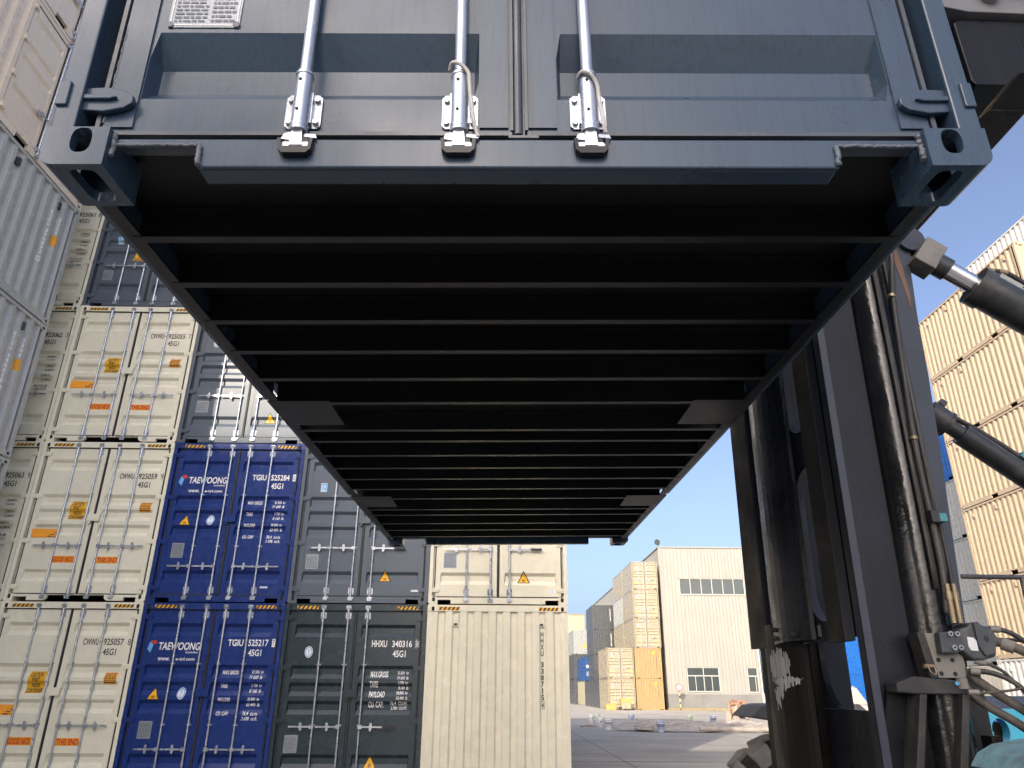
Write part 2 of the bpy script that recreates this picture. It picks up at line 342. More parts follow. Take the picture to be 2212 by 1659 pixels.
def casting_mesh(sx, sz, mt, held=False):
    """corner casting with holes; sx = +1 outer side at x=0, -1 outer side at x=W end (local x from 0); sz=+1 bottom"""
    def mk():
        a, b, h = 0.162, 0.178, 0.118; r = 0.034; t = 0.028
        def mp(x, y, z): return (x if sx > 0 else a-x, y, z if sz > 0 else h-z)
        m = MB(mp)
        prof = [(0, h)] + [(0, r)] + [(r-r*math.cos(R(q)), r-r*math.sin(R(q))) for q in (22.5, 45, 67.5)] + [(r, 0), (a, 0), (a, h)]
        # perimeter walls except bottom flat (r,0)-(a,0) and outer flat (0,h)-(0,r), which have holes
        n = len(prof)
        for k in range(n):
            p, q = prof[k], prof[(k+1) % n]
            if (p, q) in (((r, 0), (a, 0)), ((0, h), (0, r))): continue
            m.poly([(p[0], 0, p[1]), (q[0], 0, q[1]), (q[0], b, q[1]), (p[0], b, p[1])], smooth=(0 < k < 5))
        # front: main rect with oval hole plus corner fillets
        m.ringface(lambda u, v, d: (u, d, v), (r, a, r, h), (a/2+0.014, 0.076, 0.027, 0.0385, 0.75), 36, t)
        m.poly([(0, 0, r), (r, 0, r), (r, 0, h), (0, 0, h)]); m.poly([(r, 0, 0), (a, 0, 0), (a, 0, r), (r, 0, r)])
        m.poly([(r, 0, r)] + [(p[0], 0, p[1]) for p in prof[1:6]])
        m.poly([(p[0], b, p[1]) for p in prof])
        m.ringface(lambda u, v, d: (u, v, d), (r, a, 0, b), (a/2+0.017, b/2, 0.036, 0.066, 0.42), 44, t)
        m.ringface(lambda u, v, d: (d, u, v), (0, b, r, h), (b/2, 0.076, 0.036, 0.026, 0.75), 32, t)
        if not held:
            m.cur = 1
            def ov(cu, cv, ru, rv): return [(cu+ru*math.cos(2*math.pi*k/20), cv+rv*math.sin(2*math.pi*k/20)) for k in range(20)]
            m.poly([(u, 0.006, v) for u, v in ov(a/2+0.014, 0.076, 0.027, 0.0385)]); m.poly([(0.006, u, v) for u, v in ov(b/2, 0.076, 0.036, 0.026)])  # dark caps just inside the holes paint in the shade of their depth
        return m.mesh('corner_casting', [mt, DARKIN])
    return cached(('cast', sx, sz, mt.name, held), mk)
def corr(a, b, pitch=0.278, dp=0.044):
    """trapezoid corrugation along an axis from a to b: list of (u, depth)"""
    n = max(1, round((b-a)/pitch)); p = (b-a)/n; out = [(a, 0.0)]
    for k in range(n):
        s = a+k*p; out += [(s+p*0.26, 0.0), (s+p*0.5, dp), (s+p*0.76, dp), (s+p, 0.0)]
    return out
def corr_depth(prof, u):
    for (a, da), (b, db) in zip(prof, prof[1:]):
        if a <= u <= b: return da+(db-da)*(u-a)/max(b-a, 1e-9)
    return 0.0
def side_mesh(L, H, side, mt, y0=0.17, y1=None, dp=0.044):
    y1 = L-0.17 if y1 is None else y1
    def mk():
        mp = (lambda u, d, v: (W-0.012-d, u, v)) if side > 0 else (lambda u, d, v: (0.012+d, u, v))
        m = MB(mp); pr = corr(y0, y1, dp=dp)
        A = [m.pt((u, d, 0.165)) for u, d in pr]; B = [m.pt((u, d, H-0.07)) for u, d in pr]
        for k in range(len(pr)-1): m.face((A[k], A[k+1], B[k+1], B[k]))
        return m.mesh('side_wall', mt)
    return cached(('side', L, H, side, mt.name, y0, y1, dp), mk)
ENDPROF = [(0.062, 0.0), (0.17, 0.0), (0.20, 0.036)]
for _k in range(8): ENDPROF += [(0.29+0.25*_k, 0.036), (0.32+0.25*_k, 0.0), (0.43+0.25*_k, 0.0), (0.46+0.25*_k, 0.036)]
ENDPROF += [(2.29, 0.036), (2.32, 0.0), (2.376, 0.0)]
def end_mesh(H, L, at_front, mt):
    def mk():
        mp = front if at_front else (lambda u, d, v: (u, L-d, v))
        m = MB(mp); pr = sorted(ENDPROF)
        A = [m.pt((u, 0.016+d, 0.11)) for u, d in pr]; B = [m.pt((u, 0.016+d, H-0.11)) for u, d in pr]
        for k in range(len(pr)-1): m.face((A[k], A[k+1], B[k+1], B[k]))
        return m.mesh('end_wall', mt)
    return cached(('end', H, L, at_front, mt.name), mk)
def frame_mesh(L, H, mt, kind, castings, held=False):
    """posts, rails, sill and header as one welded frame; kind: 'door', 'neck' (goose neck sill) or 'end'"""
    def mk():
        m = MB()
        a, b, h = 0.162, 0.178, 0.118
        for x0, x1 in ((0.0, 0.062), (W-0.062, W)):
            if kind == 'end': m.box(min(x0, x0), x1, 0.010, 0.10, h, H-h)
            else: m.box(x0, x1, 0.008, 0.10, h, H-h)
        if kind != 'end':
            for x0, x1 in ((0.062, 0.092), (W-0.092, W-0.062)): m.box(x0, x1, 0.085, 0.17, h, H-h)
        else:
            for x0, x1 in ((0.062, 0.10), (W-0.10, W-0.062)): m.box(x0, x1, 0.020, 0.10, h, H-h)
        for x0, x1 in ((0.0, 0.10), (W-0.10, W)): m.box(x0, x1, L-0.10, L-0.008, h, H-h)
        for x0, x1 in (((0.014, 0.064), (W-0.064, W-0.014)) if held else ((0.004, 0.064), (W-0.064, W-0.004))):
            m.box(x0, x1, b, L-b, H-0.075, H-0.014)
            segs = [(b, L-b)]
            if L < 7: c = L/2; segs = [(b, c-1.025-0.18), (c-1.025+0.18, c+1.025-0.18), (c+1.025+0.18, L-b)]
            for s0, s1 in segs: m.box(x0, x1-0.012 if x0 < 1 else x1, s0, s1, 0.040 if held else 0.018, 0.168)
            if L < 7:
                for cc in (L/2-1.025, L/2+1.025): m.box(x0, x1, cc-0.18, cc+0.18, 0.130, 0.168)
        # header and sill, front
        m.box(a, W-a, 0.012, 0.09, H-h, H-0.012)
        if kind == 'neck':
            for q in (1, -1):
                X = lambda x: x if q > 0 else W-x
                m.prism([(X(a), 0.112), (X(0.72), 0.112), (X(0.72), 0.06), (X(0.69), 0.022), (X(0.66), 0.012), (X(0.39), 0.012), (X(0.39), 0.072), (X(a), 0.072)], 0.016, 0.075)
            m.box(0.72, W-0.72, 0.05, 0.10, 0.105, 0.128)
        else:
            zt = 0.098 if held else 0.112
            m.prism([(a, zt), (W-a, zt), (W-a, 0.072), (W-0.39, 0.072), (W-0.39, 0.008), (0.39, 0.008), (0.39, 0.072), (a, 0.072)], 0.022, 0.034)
            m.box(0.392, W-0.392, 0.0345, 0.095, 0.0085, 0.018)
            if not held: m.box(a, W-a, 0.0345, 0.12, zt-0.012, zt)
        m.box(a, W-a, L-0.09, L-0.012, H-h, H-0.012)
        q = L
        m.prism([(a, 0.112), (W-a, 0.112), (W-a, 0.072), (W-0.39, 0.072), (W-0.39, 0.010), (0.39, 0.010), (0.39, 0.072), (a, 0.072)], L-0.085, L-0.022)
        if not castings:
            for x0 in (0, W-a):
                for y0 in (0, L-b):
                    for z0 in (0, H-h): m.box(x0, x0+a, y0, y0+b, z0, z0+h)
        return m.mesh('frame', mt)
    return cached(('frame', L, H, mt.name, kind, castings, held), mk)
def roof_mesh(L, H, mt):
    def mk():
        m = MB(); m.box(0.06, W-0.06, 0.09, L-0.09, H-0.05, H-0.02); return m.mesh('roof', mt)
    return cached(('roof', L, H, mt.name), mk)
def floor_mesh(L, H):
    def mk():
        m = MB(); m.box(0.066, W-0.066, 0.10, L-0.10, 0.120, 0.165); return m.mesh('floor', UNDER)
    return cached(('floor', L, H), mk)
def hinge_mesh(mt, side):
    def mk():
        X = (lambda x: x) if side > 0 else (lambda x: W-x)
        m = MB()
        m.prism([(X(x), z) for x, z in ((0.035, -0.036), (0.035, 0.036), (0.115, 0.040), (0.165, 0.028), (0.187, 0.010), (0.187, -0.012), (0.165, -0.030), (0.115, -0.042))], 0.024, 0.040)
        m.prism([(X(x), z) for x, z in ((0.045, -0.008), (0.045, 0.008), (0.13, 0.008), (0.15, 0.0), (0.13, -0.008))], 0.014, 0.026)
        m.cyl((X(0.040), 0.026, -0.046), (X(0.040), 0.026, 0.046), 0.017, 12)
        m.box(min(X(0.0), X(0.03)), max(X(0.0), X(0.03)), 0.0, 0.012, -0.040, 0.040)
        return m.mesh('hinge', mt)
    return cached(('hinge', mt.name, side), mk)
def seal_mesh(H, which, ext):
    def mk():
        m = MB()
        xa, xb = (0.093, 1.196) if which == 0 else (1.238, 2.345)
        z0, z1 = ext
        m.box(xa+0.02, xb-0.02, 0.040, 0.09, z0-0.018, z0-0.001); m.box(xa+0.02, xb-0.02, 0.040, 0.09, z1+0.001, z1+0.018)
        if which == 0: m.box(xa-0.002, xa+0.011, 0.046, 0.09, z0-0.018, z1+0.018); m.box(xb+0.003, xb+0.040, 0.044, 0.10, z0-0.018, z1+0.018); m.box(xb+0.010, xb+0.032, 0.030, 0.046, z0-0.016, z1+0.016)
        else: m.box(xb-0.011, xb+0.002, 0.046, 0.09, z0-0.018, z1+0.018)
        return m.mesh('gasket', SEAL)
    return cached(('seal', H, which, ext), mk)
def rod_mesh(H, z0, z1):
    def mk():
        m = MB(); y = 0.020
        m.cyl((0, y, z0+0.10), (0, y, z1-0.10), 0.0165, 14)
        for zc, s in ((z0, 1), (z1, -1)):
            m.cyl((0, y, zc+s*0.075), (0, y, zc+s*0.135), 0.019, 14)
            m.cyl((0, y, zc+s*0.062), (0, y, zc+s*0.082), 0.024, 14)
            # cam: forked lug with side horns
            m.hexa([(-0.017, y-0.014, zc+s*0.012), (0.017, y-0.014, zc+s*0.012), (0.017, y+0.016, zc+s*0.012), (-0.017, y+0.016, zc+s*0.012)],
                   [(-0.013, y-0.013, zc+s*0.066), (0.013, y-0.013, zc+s*0.066), (0.013, y+0.013, zc+s*0.066), (-0.013, y+0.013, zc+s*0.066)])
            m.hexa([(-0.044, y-0.012, zc+s*0.006), (0.044, y-0.012, zc+s*0.006), (0.044, y+0.004, zc+s*0.006), (-0.044, y+0.004, zc+s*0.006)],
                   [(-0.034, y-0.010, zc+s*0.024), (0.030, y-0.010, zc+s*0.024), (0.030, y+0.004, zc+s*0.024), (-0.034, y+0.004, zc+s*0.024)])
            m.hexa([(-0.040, y-0.010, zc+s*0.034), (-0.014, y-0.010, zc+s*0.030), (-0.014, y+0.006, zc+s*0.030), (-0.040, y+0.006, zc+s*0.034)],
                   [(-0.034, y-0.008, zc+s*0.052), (-0.010, y-0.008, zc+s*0.060), (-0.010, y+0.006, zc+s*0.060), (-0.034, y+0.006, zc+s*0.052)])
            m.hexa([(0.020, y-0.010, zc+s*0.040), (0.052, y-0.010, zc+s*0.036), (0.052, y+0.006, zc+s*0.036), (0.020, y+0.006, zc+s*0.040)],
                   [(0.020, y-0.008, zc+s*0.052), (0.048, y-0.008, zc+s*0.050), (0.048, y+0.006, zc+s*0.050), (0.020, y+0.006, zc+s*0.052)])
        return m.mesh('lock_rod', GALV)
    return cached(('rod', H, z0, z1), mk)
def bracket_mesh(big):
    def mk():
        m = MB()
        if big:
            w, h, c = 0.048, 0.056, 0.010
            m.prism([(-w+c, -h), (w-c, -h), (w, -h+c), (w, h-c), (w-c, h), (-w+c, h), (-w, h-c), (-w, -h+c)], 0.042, 0.047)
            m.cyl((0, 0.020, -0.075), (0, 0.020, 0.105), 0.0225, 16); m.cyl((0, 0.020, 0.097), (0, 0.020, 0.106), 0.0245, 16); m.cyl((0, 0.020, -0.076), (0, 0.020, -0.066), 0.0245, 16)
            m.box(-0.026, 0.026, 0.026, 0.044, -0.05, 0.05)
            for x in (-0.036, 0.036):
                for z in (-0.038, 0.036): m.cyl((x, 0.043, z), (x, 0.033, z), 0.0085, 6)
        else:
            m.box(-0.036, 0.036, 0.040, 0.047, -0.013, 0.013); m.cyl((0, 0.020, -0.014), (0, 0.020, 0.014), 0.0225, 14); m.box(-0.022, 0.022, 0.024, 0.044, -0.012, 0.012)
            for x in (-0.030, 0.030): m.cyl((x, 0.042, 0), (x, 0.034, 0), 0.007, 6)
        return m.mesh('bracket', GALV)
    return cached(('brk', big), mk)
def bracket_holes_mesh():
    def mk():
        m = MB()
        for z in (0.072, -0.028): m.cyl((-0.004, -0.0035, z), (-0.004, 0.004, z), 0.0045, 10)
        return m.mesh('pin_hole', DARKIN)
    return cached('bhole', mk)
def keeper_mesh(mt):
    def mk():
        m = MB()
        m.prism([(-0.046, 0.024), (-0.042, -0.010), (-0.030, -0.022), (0.030, -0.022), (0.042, -0.010), (0.046, 0.024), (0.036, 0.024), (0.034, -0.002), (-0.034, -0.002), (-0.036, 0.024)], 0.000, 0.024)
        m.box(-0.030, 0.030, 0.012, 0.024, -0.006, 0.046)
        return m.mesh('cam_keeper', mt)
    return cached(('keeper', mt.name), mk)
def handle_mesh(sgn, grip):
    def mk():
        m = MB(); s = sgn
        def X(x): return s*x
        m.box(min(X(-0.02), X(0.045)), max(X(-0.02), X(0.045)), -0.008, 0.012, -0.028, 0.028)
        m.prism([(X(0.04), -0.014), (X(0.04), 0.014), (X(0.10), 0.013), (X(0.37), 0.013), (X(0.385), 0.006), (X(0.385), -0.006), (X(0.37), -0.013), (X(0.10), -0.011)], -0.006, 0.004)
        m.prism([(X(0.175), -0.062), (X(0.165), -0.04), (X(0.17), 0.05), (X(0.185), 0.068), (X(0.205), 0.066), (X(0.212), 0.045), (X(0.207), -0.04), (X(0.198), -0.062)], -0.010, -0.004)
        m.cyl((X(0.19), -0.013, 0.035), (X(0.19), -0.009, 0.035), 0.010, 10)
        m.cyl((X(0.187), -0.013, -0.048), (X(0.187), -0.009, -0.048), 0.010, 10)
        m.box(min(X(0.17), X(0.21)), max(X(0.17), X(0.21)), 0.002, 0.030, -0.02, 0.02)
        if grip:
            m.cur = 1; m.box(min(X(0.38), X(0.58)), max(X(0.38), X(0.58)), -0.012, 0.008, -0.021, 0.021)
        return m.mesh('handle', [GALV, GRIP])
    return cached(('handle', sgn, grip), mk)

def recess_tops(H): return [t*(H/2.896) if H < 2.8 else t for t in (2.55, 1.89, 1.62, 1.34, 0.545)]
def container(loc, label, mt, L=12.192, H=2.896, face='door', rods=4, handle_z=0.95, decor=None, side_decor=None, detail=2, group=None, keepers=None,
              side_doors=False, side_vents=0, lock_box=True, held=False, seal=True, name='shipping_container'):
    """one container with all its parts; decor / side_decor are (key, function(Print-per-door)) lettering recipes"""
    t = thing(name, label, 'container', loc, group)
    neck = face == 'neck'
    link('frame', frame_mesh(L, H, mt, 'end' if face == 'end' else ('neck' if neck else 'door'), detail >= 1, held), t, bevel=0.006 if held else 0)
    sy1 = L-0.17; rib = 0.044 if loc[1] < 60 else 0.014
    if side_doors: link('side_wall', side_mesh(L, H, 1, mt, 0.17, 3.30), t)
    else: link('side_wall', side_mesh(L, H, 1, mt, dp=rib), t)
    link('side_wall', side_mesh(L, H, -1, mt, dp=rib), t)
    link('roof', roof_mesh(L, H, mt), t); link('end_wall', end_mesh(H, L, False, mt), t)
    if not held: link('floor', floor_mesh(L, H), t)
    if detail >= 1:
        for x, sx in ((0, 1), (W-0.162, -1)):
            for z, sz in ((0, 1), (H-0.118, -1)):
                for y in (0, L-0.178):
                    link('corner_casting', casting_mesh(sx, sz, mt, held), t, (x, y, z), bevel=0.0025 if held else 0)
    z0, z1 = 0.135, H-0.135
    rows = profile(recess_tops(H), z0, z1)
    if held: rows = [(z0, 0.0), (0.255, 0.0), (0.315, 0.05), (0.400, 0.05), (0.495, 0.0), (1.0, 0.0), (1.06, 0.05), (1.14, 0.05), (1.235, 0.0), (1.3, 0), (1.36, 0.05), (1.44, 0.05), (1.535, 0), (z1, 0.0)]
    yd = 0.050
    if face in ('door', 'neck'):
        fn = lambda u, v, l: (u, yd-l+(-0.006 if (0.112 < u < 0.189 or 1.113 < u < 1.19 or 1.244 < u < 1.321 or 2.249 < u < 2.326) else depth_of(rows, v)), v)
        brk = [r[0] for r in rows[1:-1]]
        doors = []
        for w_, (xa, xb) in enumerate(((0.108, 1.194), (1.240, 2.330))):
            d = link('door', leaf_mesh(xa, xb, rows, yd, front, mt, ('leaf', w_, H, mt.name, held)), t); doors.append(d)
            if seal: link('gasket', seal_mesh(H, w_, (z0, z1)) if not held else cached(('sealh', w_), lambda: held_seal(w_, z0, z1)), d)
            if detail >= 1:
                for hz in ((0.24, 1.04, 1.85, H-0.245) if H > 2.7 else (0.232, 0.95, 1.65, H-0.245)):
                    link('hinge', hinge_mesh(mt, 1 if w_ == 0 else -1), d, (0, 0, hz), bevel=0.003 if held else 0)
        if lock_box:
            def mk():
                m = MB(); m.box(1.118, 1.335, -0.006, 0.048, 1.395, 1.520); m.box(1.150, 1.19, 0.0, 0.048, 1.352, 1.395); return m.mesh('lock_box', mt)
            if H > 2.7: link('lock_box', cached(('lbox', mt.name), mk), doors[1])
        xs = (0.65, 1.08, 1.415, 1.835)[:rods] if not held else (0.640, 1.060, 1.405)
        for k, x in enumerate(xs):
            zb, zt = (0.055, H-0.055)
            r = link('lock_rod', rod_mesh(H, zb, zt), t, (x, 0, 0))
            for zz, big in ((0.205, True), (0.97 if H > 2.7 else 0.9, False), (1.90 if H > 2.7 else 1.7, False), (H-0.205, True)):
                if detail >= 2: link('bracket', bracket_mesh(big), r, (0, 0, zz), rot=(0, math.pi, 0) if big and zz > 1 else None)
                elif big: link('bracket', bracket_mesh(big), r, (0, 0, zz), rot=(0, math.pi, 0) if big and zz > 1 else None)
            if held: link('pin_hole', bracket_holes_mesh(), r, (0, 0, 0.205))
            if detail >= 2:
                kb = keepers or GALV
                link('cam_keeper', keeper_mesh(kb), r, (0, 0, 0.060)); link('cam_keeper', keeper_mesh(kb), r, (0, 0, H-0.060), rot=(0, math.pi, 0))
            if not held or True:
                link('handle', handle_mesh(-1 if k < 2 else 1, rods == 3 and k == 2), r, (0, 0, handle_z))
        if decor:
            key, fnd = decor
            for ri, (pname, which, recipe) in enumerate(fnd):
                def mk(recipe=recipe, pname=pname):
                    p = Print(); recipe(p); return p.mesh(pname, fn, brk)
                link(pname, cached(('print', key, pname, which, ri), mk), doors[which])
    else:
        e = link('end_wall', end_mesh(H, L, True, mt), t)
        if decor:
            key, fnd = decor
            pr = sorted(ENDPROF)
            fn = lambda u, v, l: (u, 0.016-l+corr_depth(pr, u), v)
            for pname, which, recipe in fnd:
                p = Print(); recipe(p); link(pname, p.mesh(pname, fn, (), [q[0] for q in pr]), e)
            for vx in (0.49, 1.975):
                def mkv():
                    m = MB(); m.box(-0.05, 0.05, 0.022, 0.05, -0.09, 0.09); m.cur = 1; m.box(-0.030, 0.030, 0.0205, 0.03, -0.075, -0.04)
                    m.cyl((-0.035, 0.0205, -0.083), (-0.035, 0.03, -0.083), 0.006, 8); m.cyl((0.035, 0.0205, -0.083), (0.035, 0.03, -0.083), 0.006, 8)
                    return m.mesh('vent', [mt, SEAL])
                link('vent', cached(('vent', mt.name), mkv), e, (vx, 0, 2.62 if H > 2.7 else 2.3))
    # hazard stripes on the header of high containers
    if H > 2.8 and detail >= 2 and not held:
        def mkh():
            p = Print()
            for u0, u1, s in ((0.19, 0.56, 1), (1.93, 2.28, 1)):
                p.rect(u0, u1, H-0.100, H-0.046, YEL, 0.002); n = 5; w = (u1-u0)/n
                for k in range(n): p.poly([(u0+k*w, H-0.100), (u0+k*w+w*0.5, H-0.100), (min(u0+k*w+w*0.98, u1), H-0.046), (u0+k*w+w*0.48, H-0.046)], BLK, 0.004)
            return p.mesh('hazard_stripe', lambda u, v, l: (u, 0.012-l, v))
        link('hazard_stripe', cached(('haz', H), mkh), t)
    if side_vents:
        sx_ = side_vents
        def mkvv():
            m = MB((lambda u, d, v: (W-d, u, v)) if sx_ > 0 else (lambda u, d, v: (d, u, v))); m.box(-0.035, 0.035, -0.012, 0.06, -0.075, 0.075); m.box(-0.030, 0.030, -0.016, -0.010, -0.06, -0.03); return m.mesh('vent', mt if sx_ < 0 else DGREY)
        for y in (0.62, L-0.62, L-1.9): link('vent', cached(('svent', sx_, mt.name), mkvv), t, (0, y, H-0.30))
    if side_decor:
        key, side, recipe, pname = side_decor
        pr = corr(0.17, sy1)
        fn = (lambda u, v, l: (W-0.012+l-corr_depth(pr, u), u, v)) if side > 0 else (lambda u, v, l: (0.012-l+corr_depth(pr, u), u, v))
        def mk():
            p = Print(); recipe(p); return p.mesh(pname, fn, (), [q[0] for q in pr])
        link(pname, cached(('sprint', key), mk), t)
    if side_doors:
        mp = lambda u, d, v: (W-d, u, v)
        zz0, zz1 = 0.20, H-0.20
        rws = profile([H-0.36, 1.90, 1.58, 0.90], zz0, zz1, 0.034, 0.075, 0.03, 0.03)
        for i, (ya, yb) in enumerate(((3.42, 4.45), (4.50, 5.86))):
            d = link('side_door', leaf_mesh(ya, yb, rws, 0.030, mp, mt, ('sleaf', i, H, mt.name)), t)
            def mks(ya=ya, yb=yb):
                m = MB(mp); m.box(ya-0.035, ya-0.003, 0.036, 0.09, zz0-0.03, zz1+0.03); m.box(ya, yb, 0.036, 0.09, zz0-0.03, zz0-0.004); m.box(ya, yb, 0.036, 0.09, zz1+0.004, zz1+0.03); return m.mesh('gasket', SEAL)
            link('gasket', cached(('sgask', i, H), mks), d)
            if i == 0:
                def mkh2():
                    m = MB(mp); m.box(3.34, 3.50, 0.0, 0.03, -0.03, 0.03); m.box(3.365, 3.415, -0.035, 0.0, -0.05, 0.05); return m.mesh('hinge', mt)
                for hz in (0.28, 1.02, 1.83, H-0.30): link('hinge', cached(('sh', mt.name), mkh2), d, (0, 0, hz))
        def mkp():
            m = MB(mp); m.box(3.29, 3.385, 0.004, 0.10, 0.166, H-0.07); m.box(5.895, 5.98, 0.004, 0.10, 0.166, H-0.07); return m.mesh('door_post', mt)
        link('door_post', cached(('dpost', H, mt.name), mkp), t)
        def mkr():
            m = MB(mp); m.cyl((4.47, -0.02, 0.10), (4.47, -0.02, H-0.10), 0.020, 12)
            for z in (0.16, H-0.2): m.box(4.41, 4.53, -0.03, 0.03, z, z+0.08)
            m.box(4.15, 4.46, -0.045, -0.03, 0.86, 0.89); m.box(4.24, 4.30, -0.05, 0.03, 0.83, 0.92)
            for y in (0.06, H-0.06): m.box(4.43, 4.51, -0.04, 0.0, y-0.02, y+0.02)
            return m.mesh('lock_rod', GALV)
        link('lock_rod', cached(('srod', H), mkr), t)
        def mkb():
            m = MB(mp); m.box(3.385, 5.895, 0.02, 0.10, 0.160, 0.172); m.box(3.385, 5.895, 0.02, 0.10, H-0.172, H-0.07); return m.mesh('door_sill', mt)
        link('door_sill', cached(('dsill', H, mt.name), mkb), t)
    return t
def held_seal(w_, z0, z1):
    """painted-over rubber seal of the carried container"""
    m = MB()
    if w_ == 0:
        m.box(0.092, 1.200, 0.058, 0.09, z0-0.036, z0-0.014); m.box(0.092, 1.200, 0.034, 0.09, z0-0.014, z0-0.002)
        m.box(0.094, 0.106, 0.040, 0.09, z0, z1); m.box(1.194, 1.240, 0.044, 0.10, z0-0.02, z1)
        m.cyl((1.216, 0.040, z0-0.012), (1.216, 0.040, z1), 0.013, 10); m.box(1.195, 1.203, 0.030, 0.06, z0, z1); m.box(1.234, 1.242, 0.030, 0.06, z0, z1)
        m.box(1.19, 1.27, 0.024, 0.05, z0-0.030, z0-0.022)
    else:
        m.box(1.24, 2.346, 0.058, 0.09, z0-0.036, z0-0.014); m.box(1.24, 2.346, 0.034, 0.09, z0-0.014, z0-0.002)
        m.box(2.332, 2.344, 0.040, 0.09, z0, z1)
    return m.mesh('gasket', SEALP)
SEALP = mat('painted_seal', (0.060, 0.072, 0.088), rough=0.3, var=0.2, bump=0.3, bump_scale=20)

# ------------------------------------------------------------------ lettering recipes for the doors (u from the left post, v from the bottom)
def numbers(pre, num, chk, ink, box):
    def r(p):
        p.text(pre, 1.52, 2.185, 0.108, 0.26, ink, bold=0.02); p.text(num, 1.865, 2.185, 0.108, 0.34, ink, bold=0.02); p.text('45G1', 1.885, 2.025, 0.108, 0.22, ink, bold=0.02)
        if box == 'solid': p.rect(2.268, 2.322, 2.172, 2.302, ink, 0.002); p.text(chk, 2.280, 2.19, 0.095, 0.030, None or BLUE, 0.004)
        elif box: p.frame(2.268, 2.328, 2.170, 2.305, 0.007, ink); p.text(chk, 2.282, 2.19, 0.095, 0.032, ink)
        else: p.text(chk, 2.275, 2.185, 0.105, 0.05, ink)
    return r
def weights(rows, ink, big):
    def r(p):
        v = 1.80
        for lab, a, b in rows:
            hh = 0.085 if big else 0.060; sh = 0.12
            if big: p.text(lab, 1.53, v-0.095, 0.095, {'MAX.GROSS': 0.30, 'TARE': 0.14, 'PAYLOAD': 0.26, 'CU. CAP.': 0.25}[lab], ink, shear=0.06, bold=0.02)
            else: p.text(lab, 1.49, v-0.062, 0.062, {'MAX GROSS': 0.27, 'TARE': 0.12, 'PAYLOAD': 0.20, 'CU. CAP.': 0.20}[lab], ink, shear=0.1, bold=0.02)
            p.text(a, 2.175, v-0.060, 0.062, None, ink, shear=0.08, aspect=0.72, align='r', bold=0.02); p.text(b, 2.175, v-0.134, 0.056, None, ink, shear=0.16, aspect=0.74, align='r', bold=0.02)
            v -= 0.155 if big else 0.21
    return r
W_NAVY = [('MAX GROSS', '32 500  kg', '71 650  lb'), ('TARE', '3 700  kg', '8 160  lb'), ('PAYLOAD', '28 800  kg', '63 490  lb'), ('CU. CAP.', '76.4  cu.m.', '2 698  cu.ft.')]
W_TEAL = [('MAX.GROSS', '32,500  kg', '71,650  lb'), ('TARE', '3,700  kg', '8,160  lb'), ('PAYLOAD', '28,800  kg', '63,490  lb'), ('CU. CAP.', '76.4  CU.M.', '2,700  CU.FT.')]
W_BEIGE = [('MAX GROSS', '32,500 kg', '71,650 lb'), ('TARE', '3,700 kg', '8,160 lb'), ('PAYLOAD', '28,800 kg', '63,490 lb'), ('CU. CAP.', '76.0 CU.M.', '2,690 CU.FT.')]
def logo(p):
    p.poly([(0.175, 2.13), (0.235, 2.07), (0.265, 2.20), (0.205, 2.25)], LBLUE); p.poly([(0.210, 2.262), (0.300, 2.275), (0.330, 2.225), (0.272, 2.205)], RED)
    p.text('TAEWOONG', 0.36, 2.115, 0.125, 0.70, WHT, shear=0.12, bold=0.022); p.text('Logistics', 0.83, 2.055, 0.045, 0.20, WHT, shear=0.15, bold=0.02)
    p.text('www.', 0.38, 1.945, 0.050, 0.20, WHT, shear=0.12, bold=0.02); p.text('e-tgl.com', 0.68, 1.935, 0.065, 0.32, WHT, shear=0.12, bold=0.02)
def tri(u, v, s):
    def r(p):
        p.poly([(u-s*0.56, v), (u+s*0.56, v), (u+0.02*s, v+s*1.02), (u-0.02*s, v+s*1.02)], BLK, 0.002); p.poly([(u-s*0.44, v+s*0.06), (u+s*0.44, v+s*0.06), (u, v+s*0.88)], YEL, 0.004)
        p.rect(u-s*0.13, u+s*0.13, v+s*0.24, v+s*0.30, BLK, 0.006); p.rect(u-s*0.13, u+s*0.13, v+s*0.14, v+s*0.19, BLK, 0.006)
    return r
def roundel(u, v):
    def r(p):
        p.disc(u, v, 0.068, 0.092, WHT, 0.002); p.disc(u, v, 0.060, 0.082, LBLUE, 0.003); p.disc(u, v, 0.046, 0.064, WHT, 0.004)
        p.poly([(u-0.006, v-0.05), (u+0.006, v-0.05), (u+0.006, v+0.045), (u-0.006, v+0.045)], LBLUE, 0.005)
        for k in range(7): a = math.pi*k/6; p.poly([(u, v+0.01), (u+0.03*math.cos(a)-0.004, v+0.012+0.032*math.sin(a)), (u+0.03*math.cos(a)+0.004, v+0.012+0.032*math.sin(a))], LBLUE, 0.005)
    return r
def dataplate(u0, u1, v0, v1):
    def r(p):
        p.rect(u0, u1, v0, v1, PLATE, 0.003); p.lines(u0+0.015, u1-0.015, v0+0.015, v1-0.02, 12, SLATE, 0.0045, seed=3)
    return r
def lrsticker(u, v):
    def r(p):
        p.rect(u, u+0.115, v, v+0.165, WHT, 0.002); p.rect(u+0.006, u+0.109, v+0.006, v+0.159, LBLUE, 0.003); p.text('LR', u+0.022, v+0.065, 0.07, 0.072, WHT, 0.005); p.rect(u+0.012, u+0.10, v+0.018, v+0.026, WHT, 0.005); p.rect(u+0.012, u+0.07, v+0.034, v+0.042, WHT, 0.005)
    return r
def whitetag(u, v):
    def r(p): p.rect(u, u+0.13, v, v+0.032, WHT, 0.002); p.lines(u+0.01, u+0.12, v+0.004, v+0.030, 1, LBLUE, 0.004)
    return r
